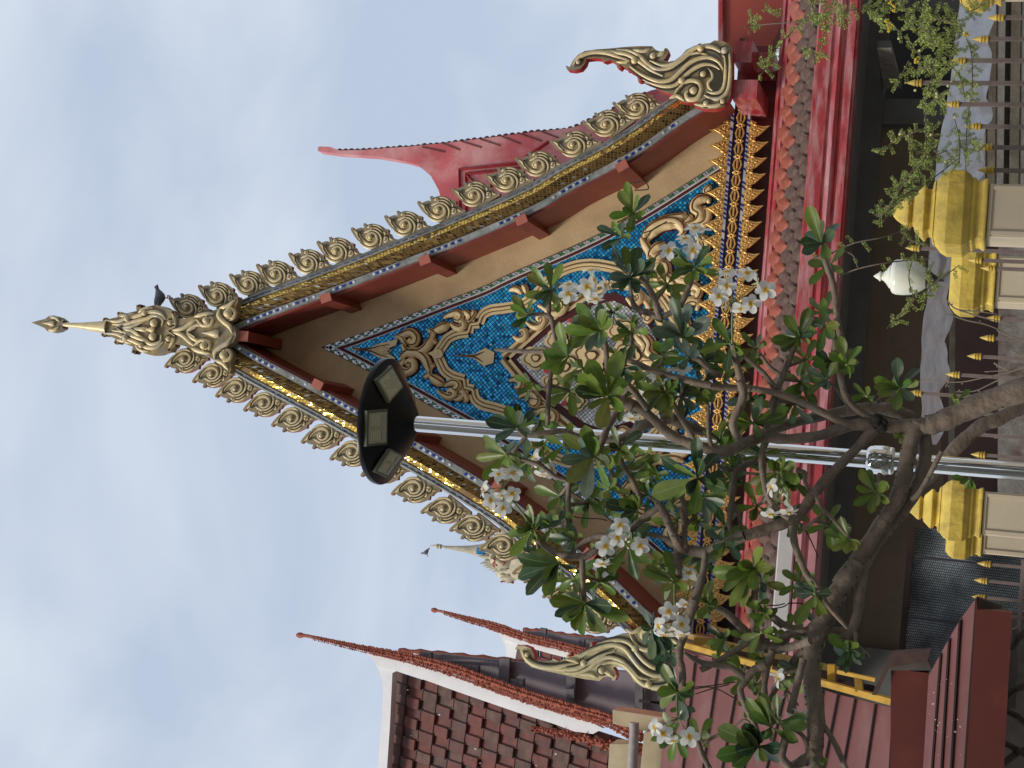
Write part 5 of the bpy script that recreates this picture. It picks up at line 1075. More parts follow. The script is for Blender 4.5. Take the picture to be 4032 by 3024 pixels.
# ============================================================ frangipani tree
def leafmat():
    m = bpy.data.materials.new('frangipani_leaf'); m.use_nodes = True; t = m.node_tree; b = t.nodes['Principled BSDF']; n = t.nodes.new; l = t.links.new
    at = n('ShaderNodeAttribute'); at.attribute_name = 'tint'; uv = n('ShaderNodeTexCoord'); s = n('ShaderNodeSeparateXYZ'); l(uv.outputs['UV'], s.inputs[0])
    def mth(op, a, b_=None, c=None):
        x = n('ShaderNodeMath'); x.operation = op
        for i, v in enumerate((a, b_, c)):
            if v is None: continue
            if isinstance(v, (int, float)): x.inputs[i].default_value = v
            else: l(v, x.inputs[i])
        return x.outputs[0]
    d = mth('ABSOLUTE', mth('SUBTRACT', s.outputs[0], .5)); mid = mth('LESS_THAN', d, .035)
    ph = mth('SUBTRACT', mth('MULTIPLY', s.outputs[1], 15), mth('MULTIPLY', d, 5)); vein = mth('LESS_THAN', mth('FRACT', ph), .15)
    f = mth('MAXIMUM', mth('MULTIPLY', mid, .55), mth('MULTIPLY', vein, .20))
    x = n('ShaderNodeMix'); x.data_type = 'RGBA'; l(f, x.inputs['Factor']); l(at.outputs['Color'], x.inputs['A']); x.inputs['B'].default_value = (.22, .29, .12, 1)
    z = n('ShaderNodeTexNoise'); z.inputs['Scale'].default_value = 18; l(uv.outputs['Object'], z.inputs['Vector']); mr = n('ShaderNodeMapRange'); l(z.outputs['Fac'], mr.inputs[0]); mr.inputs['To Min'].default_value = .7; mr.inputs['To Max'].default_value = 1.3
    y = n('ShaderNodeVectorMath'); y.operation = 'SCALE'; l(x.outputs['Result'], y.inputs[0]); l(mr.outputs[0], y.inputs['Scale']); l(y.outputs[0], b.inputs['Base Color'])
    b.inputs['Roughness'].default_value = .38; b.inputs['Specular IOR Level'].default_value = .45
    tr = n('ShaderNodeBsdfTranslucent'); l(y.outputs[0], tr.inputs['Color']); ms = n('ShaderNodeMixShader'); ms.inputs[0].default_value = .3; l(b.outputs[0], ms.inputs[1]); l(tr.outputs[0], ms.inputs[2]); l(ms.outputs[0], t.nodes['Material Output'].inputs['Surface'])
    return m
M_leaf = leafmat()
M_bark = mat('frangipani_bark', (.19, .145, .11), rough=.85, var=.25, scale=14, col2=(.25,.215,.175), fac2=.36, sc2=8, bump=.9, bscale=35)
M_twig = mat('young_green_stem', (.16, .20, .06), rough=.6, var=.2, scale=20)
def petalmat():
    m = bpy.data.materials.new('frangipani_petal'); m.use_nodes = True; t = m.node_tree; b = t.nodes['Principled BSDF']; n = t.nodes.new; l = t.links.new
    uv = n('ShaderNodeTexCoord'); s = n('ShaderNodeSeparateXYZ'); l(uv.outputs['UV'], s.inputs[0]); r = n('ShaderNodeValToRGB'); e = r.color_ramp.elements
    e[0].position = .05; e[0].color = (.80, .42, .03, 1); e[1].position = .30; e[1].color = (.82, .82, .79, 1); q = e.new(.16); q.color = (.82, .66, .18, 1); l(s.outputs[1], r.inputs['Fac']); l(r.outputs['Color'], b.inputs['Base Color'])
    b.inputs['Roughness'].default_value = .5; tr = n('ShaderNodeBsdfTranslucent'); l(r.outputs['Color'], tr.inputs['Color']); ms = n('ShaderNodeMixShader'); ms.inputs[0].default_value = .35; l(b.outputs[0], ms.inputs[1]); l(tr.outputs[0], ms.inputs[2]); l(ms.outputs[0], t.nodes['Material Output'].inputs['Surface'])
    return m
M_petal = petalmat(); M_tube = mat('flower_tube_green', (.42,.46,.22), rough=.6, var=.1)
rnd = random.Random(21)
GREENS = [(.12,.18,.024),(.145,.21,.030),(.085,.145,.022),(.16,.22,.038),(.040,.080,.026),(.026,.056,.024),(.11,.165,.105),(.075,.125,.070),(.16,.21,.04)]
def leaf(mb, base, tip, nrm, w, tint, curl=.12, fold=.22):
    ax = tip-base; Ln = ax.length; ax = ax.normalized(); side = ax.cross(nrm).normalized(); nn = side.cross(ax).normalized(); vs = []; uv = []
    NV = 10; US = (-1,-.5,0,.5,1)
    for j in range(NV):
        v = j/(NV-1); s = .09 if v < .06 else 0
        wv = w*(.07+1.0*(max(0, math.sin(math.pi*(v**1.55)*.97))**.62)*(.55+.45*v)) if v < .999 else w*.12
        c = base+ax*(Ln*v)+nn*(curl*Ln*(-(v-.5)**2*2+.5)); wavy = .05*w*math.sin(v*19)
        for u in US: vs.append(c+side*(u*wv)+nn*(abs(u)*fold*wv+(wavy if abs(u) == 1 else 0))); uv.append((.5+u*.5, v))
    mb.cc = tuple(tint)+(1,); n = len(US)
    mb.add(vs, [(j*n+i, j*n+i+1, (j+1)*n+i+1, (j+1)*n+i) for j in range(NV-1) for i in range(n-1)], 0, uv); mb.cc = None
V3 = lambda p, Y: Vector(Wp(p[0], p[1], Y))
def rosette(par, f, c, tips, Y, tone=None, extra=4):
    p0 = f(*c); C = V3(p0, Y); mb = MB(); k = Y/FPX*1.02
    s = f(1, 0)[0]-f(0, 0)[0]; Ls = [math.dist(f(*t), p0) for t in tips]; Lm = max(Ls)
    items = [(f(*t), l) for t, l in zip(tips, Ls)]
    for _ in range(extra):          # short leaves in the heart of the rosette
        a = rnd.uniform(0, 6.28); l = Lm*rnd.uniform(.3, .5); items.append(((p0[0]+l*math.cos(a), p0[1]+l*math.sin(a)), l))
    for (tx, ty), l in items:
        full = max(l*1.05, Lm*rnd.uniform(.85, 1.05)); full = min(full, l*1.9); dy = math.sqrt(max(0, full*full-l*l))*k*rnd.choice((-1, -1, 1))*.8
        t_ = V3((tx, ty), Y+dy); base = C+(t_-C).normalized()*.004+Vector((rnd.uniform(-.004,.004),)*3)
        tocam = (Vector(CAM)-C).normalized(); n0 = (tocam+Vector((rnd.uniform(-.55,.55), rnd.uniform(-.2,.2), rnd.uniform(-.1,.9)))).normalized()
        g = rnd.choice(GREENS if tone is None else [GREENS[i] for i in tone]); g = tuple(q*rnd.uniform(.85, 1.2) for q in g)
        leaf(mb, base, t_, n0, max(.016, full*k*rnd.uniform(.155, .205)), g, curl=rnd.uniform(.0, .16)*rnd.choice((1,1,-1)), fold=rnd.uniform(.1, .35))
    mb.ball(C, .011, 1, 1, 6, 4)
    return mb.build('leaf_rosette', [M_leaf, M_twig], par, smooth=70, fixn=False)
tr0 = Wp(4032, 1480, 8.0)
tree = thing('frangipani_tree', 'frangipani tree with bare grey limbs, green leaf rosettes and white yellow centred flowers', 'tree', (tr0[0]-.1, 8.0, 0))
A6 = T(1900, 1100, 1100); A1 = T(1820, 1500, 800); A4 = T(2000, 1000, 800); A2 = T(2000, 2000, 800); A3 = T(2500, 1500, 800); A7 = T(2700, 2000, 800)
A8 = T(2600, 1000, 800, 1269.); A9 = T(2600, 2424, 800, 1269.); A10 = T(2932, 1500, 1100); A11 = T(2932, 700, 1100); A12 = T(2000, 600, 1100); A13 = T(3232, 1300, 800, 1269.); A14 = T(2932, 2200, 1100); AB = T(2280, 2350, 600); A5 = T(2400, 650, 600)
# limbs: (tile, Y start, Y end, [(x, y, radius in source px)])
LIMB = [
 (A13, 8.0, 8.0, [(1500,300,46),(1400,330,46),(1269,370,45),(1000,460,42),(800,550,40),(690,590,38),(640,600,32),(560,600,28),(440,600,26),(360,580,27)]),
 (A13, 8.75, 8.7, [(1600,380,26),(1269,480,25),(1100,560,26),(1000,600,26),(850,730,26),(700,900,22),(600,990,20)]),
 (A10, 8.0, 7.9, [(1370,350,34),(1330,430,30),(1290,600,29),(1260,750,30),(1200,950,30),(1050,1180,28),(900,1400,29),(740,1620,30)]),
 (A14, 7.9, 7.7, [(900,30,32),(800,180,36),(700,330,38),(620,500,40),(560,620,42),(530,800,34),(535,1000,34),(560,1200,36),(560,1400,34),(550,1550,34),(590,1720,34)]),
 (A10, 8.05, 7.95, [(1420,380,26),(1430,600,25),(1380,800,26),(1280,980,27),(1160,1130,26),(1030,1300,24),(940,1480,22),(920,1650,22)]),
 (A14, 7.95, 7.8, [(980,0,22),(920,100,22),(910,280,20),(890,450,18),(850,560,18),(800,630,16),(780,710,12)]),
 (A14, 7.85, 7.8, [(820,580,14),(650,565,15),(500,575,16),(350,600,16),(250,690,19),(150,690,22),(80,690,22)]),
 (A14, 7.7, 7.8, [(520,650,17),(400,690,16),(260,720,16),(150,700,22)]), (A14, 7.8, 7.75, [(540,575,10),(440,560,12),(330,530,13),(240,470,12),(170,400,9)]),
 (A7, 7.8, 7.7, [(800,1540,20),(780,1400,17),(740,1250,15),(710,1080,15),(750,950,14),(765,750,13),(755,660,10)]), (A7, 7.8, 7.9, [(820,1500,20),(700,1400,17),(600,1290,16),(420,1130,14),(260,1060,10)]),
 (A10, 7.95, 7.7, [(1050,350,26),(900,520,18),(700,720,20),(560,880,21),(450,1040,22),(350,1110,23),(150,1180,23),(0,1230,22)]), (A7, 7.7, 7.75, [(640,300,22),(450,380,22),(200,480,21),(0,450,20)]),
 (A2, 7.75, 7.6, [(1960,455,20),(1900,440,20),(1850,380,20),(1800,280,17),(1720,80,15),(1640,-60,14)]), (A2, 7.75, 7.8, [(1850,400,18),(1850,600,17),(1860,760,13)]),
 (A7, 7.72, 7.65, [(215,480,15),(200,650,14),(150,850,17),(60,1100,20),(-30,1250,22)]), (AB, 7.65, 7.6, [(1680,50,19),(1590,330,18),(1510,600,16),(1470,720,15),(1465,900,14),(1500,1100,15),(1500,1300,12)]),
 (A10, 7.95, 7.8, [(1040,345,24),(850,350,22),(600,430,20),(350,460,20),(150,450,20),(0,490,20)]),
 (A3, 7.8, 7.7, [(1300,630,20),(1180,690,21),(1050,745,22),(900,770,24),(700,710,21),(450,620,20),(300,510,20),(150,370,18),(0,270,20),(-80,230,22)]),
 (A1, 7.7, 7.65, [(1850,270,25),(1760,225,22),(1680,210,20),(1600,180,14)]), (A1, 7.7, 7.6, [(1720,290,16),(1610,450,15),(1540,620,14),(1480,790,13)]),
 (A1, 7.95, 7.9, [(2300,400,22),(2180,430,22),(2060,460,20),(1900,530,18),(1750,620,17),(1560,650,15),(1400,650,15),(1250,600,12),(1100,545,12),(950,560,12),(750,590,9)]), (A3, 8.1, 7.95, [(760,560,18),(600,500,22),(450,430,24),(330,400,22),(200,440,20),(0,500,20)]),
 (A1, 7.9, 7.9, [(700,600,9),(620,690,9),(550,790,8)]), (A1, 7.9, 7.85, [(690,600,9),(640,560,9),(600,500,8)]),
 (A10, 8.1, 8.2, [(1330,300,24),(1200,240,25),(1050,215,25),(850,230,22),(600,280,20),(350,340,20),(200,395,22),(90,420,14)]), (A10, 7.95, 7.75, [(1010,310,17),(850,350,17),(720,300,16),(600,240,15),(300,110,14),(0,50,13)]),
 (A3, 7.75, 7.65, [(1250,85,13),(1000,70,13),(850,60,13),(600,15,11)]), (A4, 7.65, 7.6, [(2212,1430,13),(1900,1360,13),(1600,1280,13),(1400,1190,11),(1300,1160,8)]),
 (A3, 7.75, 7.6, [(1180,700,10),(1150,640,14),(1090,560,16),(1070,430,16),(1150,250,15),(1180,120,17),(1140,0,15)]), (A8, 7.65, 7.55, [(520,840,16),(480,700,14),(462,600,13),(452,560,11)]),
 (A8, 7.8, 7.85, [(690,960,13),(725,860,13),(790,700,12),(845,565,10)]), (A8, 7.8, 7.75, [(720,840,11),(640,740,10),(500,620,8)]), (A8, 7.8, 7.75, [(745,750,8),(680,700,8),(620,620,7)]),
 (A13, 7.95, 7.75, [(330,560,15),(220,490,14),(150,400,13),(115,250,13),(90,100,12),(80,0,12)]), (A11, 7.75, 7.7, [(790,1420,13),(730,1100,12),(720,960,12),(690,800,12),(650,700,11),(620,590,10)]),
 (A4, 7.65, 7.6, [(1670,720,14),(1640,650,14),(1600,500,13),(1520,350,12),(1440,250,9)]), (A4, 7.65, 7.7, [(1680,720,13),(1540,650,12),(1400,590,12),(1345,480,10),(1330,300,8)]), (A4, 7.65, 7.65, [(1660,700,12),(1850,590,12),(1920,480,12),(1980,330,11),(2035,180,9)]),
 (A4, 7.7, 7.7, [(430,1659,9),(450,1430,10),(480,1250,9)]), (A1, 7.75, 7.7, [(930,480,9),(940,200,10),(960,0,10)]), (A4, 7.7, 7.7, [(530,1000,9),(490,780,10),(440,670,10),(240,655,7)]), (A4, 7.7, 7.7, [(445,660,10),(450,500,10),(475,400,8)]), (A4, 7.7, 7.75, [(390,1060,8),(200,1060,9),(0,1050,8),(-140,1040,7)]), (A4, 7.7, 7.7, [(450,1440,8),(380,1460,8),(275,1420,6)]),
 (A4, 7.6, 7.55, [(1085,1240,11),(1060,1000,12),(1030,850,9)]), (A4, 7.65, 7.7, [(1370,1140,9),(1350,950,9),(1345,850,7)]), (A4, 7.7, 7.6, [(1520,1690,13),(1400,1530,13),(1310,1420,12),(1260,1250,9)]), (A4, 7.7, 7.65, [(2330,1330,12),(2212,1280,12),(2080,1150,12),(1960,1120,9)]),
 (A1, 7.85, 7.85, [(1150,1560,10),(1150,1350,11),(1170,1080,10)]), (A1, 7.85, 7.8, [(1150,1090,9),(1000,1030,9),(850,920,10),(620,840,7)]), (A1, 7.9, 7.8, [(1700,640,10),(1720,850,11),(1850,1080,11),(1930,1250,11),(1940,1350,9)]), (A1, 7.85, 7.85, [(1560,860,9),(1620,980,10),(1680,1130,10),(1800,1230,7)]),
 (A2, 7.85, 7.8, [(665,-60,10),(660,40,10),(635,190,8)]), (A2, 7.7, 7.7, [(810,540,12),(815,750,12),(830,1030,10)]), (A2, 7.7, 7.7, [(990,430,12),(850,530,14),(700,520,14),(550,500,14),(420,430,13),(300,310,11)]), (A2, 7.7, 7.65, [(740,440,8),(840,360,11),(960,310,12),(1100,300,13),(1300,260,14),(1400,180,15),(1500,90,14),(1660,-20,13)]),
 (A2, 7.7, 7.7, [(1870,420,14),(1780,360,11),(1600,300,10),(1480,290,8)]), (A2, 7.75, 7.7, [(1895,0,11),(1920,200,11),(1930,440,11)]), (A2, 7.8, 7.8, [(1140,430,10),(1000,430,13),(830,530,12)]),
 (A3, 7.75, 7.7, [(650,650,13),(580,530,12),(480,360,11),(390,200,10),(340,130,7)]), (A3, 7.75, 7.7, [(840,730,9),(800,560,8),(800,260,6)]), (A3, 7.9, 7.95, [(1090,980,14),(1200,920,13),(1320,865,11)]), (A3, 7.9, 7.95, [(900,920,8),(1000,960,9),(1090,980,10)]),
 (A3, 7.9, 7.8, [(1085,990,13),(1070,1200,12),(1040,1400,12),(1030,1560,10),(1070,1680,9)]), (A3, 7.9, 7.85, [(1060,1330,9),(1130,1450,9),(1160,1640,8)]), (A3, 7.75, 7.7, [(1400,690,12),(1380,850,12),(1400,1050,12),(1450,1250,12),(1550,1400,11),(1680,1500,10)]), (A3, 7.85, 7.8, [(1430,510,12),(1490,380,12),(1530,200,11),(1590,-20,10)]),
 (A3, 7.7, 7.6, [(240,1330,12),(330,1500,12),(420,1680,12)]), (A3, 7.75, 7.75, [(500,1240,11),(540,1400,12),(545,1659,11)]), (A3, 7.85, 7.85, [(1580,1010,7),(1400,1020,7),(1180,1000,6)]), (A3, 7.8, 7.9, [(1900,1180,9),(1850,1100,9),(1850,1020,8),(1780,960,7)]),
 (A7, 7.7, 7.75, [(1160,190,15),(1190,400,14),(1270,620,13),(1330,740,13),(1420,830,12),(1540,1050,10),(1760,1310,7)]), (A7, 7.8, 7.8, [(1490,60,6),(1400,140,7),(1270,230,6)]), (A7, 7.75, 7.8, [(1400,-180,10),(1480,0,8),(1600,120,8),(1790,340,6)]), (A7, 7.75, 7.8, [(870,1110,9),(960,1220,9),(1050,1290,11)]), (A7, 7.8, 7.8, [(1850,1350,8),(1860,1480,6),(1960,1570,5),(2010,1620,3)]), (A7, 7.8, 7.85, [(1700,1380,8),(1800,1500,7),(1790,1570,6)]),
 (A9, 7.7, 7.7, [(310,960,11),(260,860,12),(235,780,9)]), (A9, 7.75, 7.7, [(550,170,11),(430,240,11),(350,290,12),(250,340,13)]), (A9, 7.7, 7.7, [(150,235,9),(250,290,11),(350,310,12),(450,330,13),(530,400,14),(500,460,13),(530,560,12),(590,680,11),(620,780,9)]), (A9, 7.7, 7.7, [(660,310,16),(600,330,16),(560,370,15),(525,410,14)]),
 (A9, 7.75, 7.7, [(700,220,14),(660,360,13),(650,470,12),(670,580,12),(710,680,11)]), (A9, 7.8, 7.75, [(740,430,10),(690,510,10),(670,560,9)]), (A9, 7.8, 7.85, [(900,220,14),(830,280,12),(760,390,10),(700,470,9)]), (A9, 7.65, 7.6, [(893,270,15),(850,450,14),(810,610,15)]), (A9, 7.65, 7.65, [(780,770,16),(760,880,16),(820,960,16),(850,1000,16)]),
 (A9, 7.7, 7.7, [(930,830,10),(880,740,9),(790,690,7)]), (A9, 7.75, 7.75, [(1010,670,10),(1090,800,11),(1170,980,11)]), (A9, 7.7, 7.7, [(960,850,20),(900,900,20),(800,960,20)]), (A9, 7.7, 7.75, [(590,700,7),(520,650,4),(430,720,5),(330,760,7),(250,820,8)]), (A10, 7.9, 7.95, [(1070,830,8),(1065,740,8),(1130,790,6)]), (A13, 8.0, 8.0, [(350,450,9),(400,420,10),(500,380,6)]), (A13, 8.0, 8.0, [(45,320,5),(100,370,6),(180,490,7)]), (A10, 7.85, 7.9, [(1560,560,9),(1400,860,10),(1330,940,12)]),
 (A9, 7.75, 7.75, [(700,320,8),(780,350,8),(860,340,6)]),
]
ti = 0
for n_, (f, ya, yb, pts) in enumerate(LIMB):
    q = spline([f(x, y)+(r,) for x, y, r in pts], 5); m = MB(); P = []; R2 = []; L_ = len(q)
    for i, (x, y, r) in enumerate(q):
        Y = ya+(yb-ya)*i/(L_-1); P.append(Wp(x, y, Y)); k = Y/FPX*1.02
        R2.append(abs(r)*k*(1+.05*mnoise.noise(Vector((i*.7, n_, 0)))+.06*math.sin(i*1.3+n_)))
    big = max(p[2] for p in pts) > 18
    m.tube(P, R2, 12 if big else 8)
    if big:      # leaf scars and knots
        for i in range(2, L_-2):
            for _ in range(2):
                a = rnd.uniform(0, 6.28); c = Vector(P[i])+Vector((math.cos(a)*R2[i]*.95, -abs(math.sin(a))*R2[i]*.6, math.sin(a)*R2[i]*.9)); m.ball(c, R2[i]*rnd.uniform(.06, .13), 1, 1, 5, 3)
    m.build('trunk' if n_ in (0, 1) else 'branch', [M_bark, M_grime], tree, smooth=60)
m = MB(); c = Wp(*A13(360, 580), 7.93)
for _ in range(14): m.ball((c[0]+rnd.uniform(-.03,.03), c[1]+rnd.uniform(-.03,.03), c[2]+rnd.uniform(-.03,.03)), rnd.uniform(.012,.03), 0, 1, 8, 5)
m.build('knot', [mat('black_bark_knot', (.02,.017,.014), rough=.9, bump=1.0)], tree, smooth=60)
TW = [(A2,7.9,[(690,90),(800,110),(1000,120),(1080,140)]),(A12,7.9,[(1000,240),(1080,230),(1110,290),(1000,300)]),(A12,7.9,[(1070,640),(1150,610),(1260,545)]),(A12,7.9,[(1180,1250),(1100,1240),(1000,1250),(970,1170)]),(A4,7.9,[(1700,600),(1600,610),(1480,620),(1350,620),(1250,450)]),
 (A1,7.9,[(600,200),(700,190),(850,210),(980,280),(1100,350)]),(A1,7.9,[(760,100),(860,200),(1000,300),(1180,400)]),(A7,7.9,[(1300,240),(1340,310),(1420,480),(1440,540)]),(A7,7.9,[(1110,1040),(1250,1040),(1400,1100)]),(A7,7.85,[(870,1060),(1000,1060),(1080,1040)]),(A7,7.85,[(930,1100),(1050,1080),(1110,1050)]),
 (A9,7.8,[(170,450),(300,440),(470,415)]),(A9,7.8,[(200,460),(330,450),(480,525)]),(A9,7.8,[(220,490),(330,455),(430,430)]),(A14,7.9,[(870,690),(930,720),(970,780)]),(A14,7.9,[(940,715),(980,690),(1000,650)]),(A3,7.9,[(560,270),(630,430),(780,560)])]
for f, Y, pts in TW:
    m = MB(); m.tube([Wp(p[0], p[1], Y) for p in spline([f(*p) for p in pts], 5)], [.0035]*200 if False else .0033, 5); m.build('twig', [M_grime], tree)
DK = (4,5,4,2); MX = None; BR = (0,1,3,8)
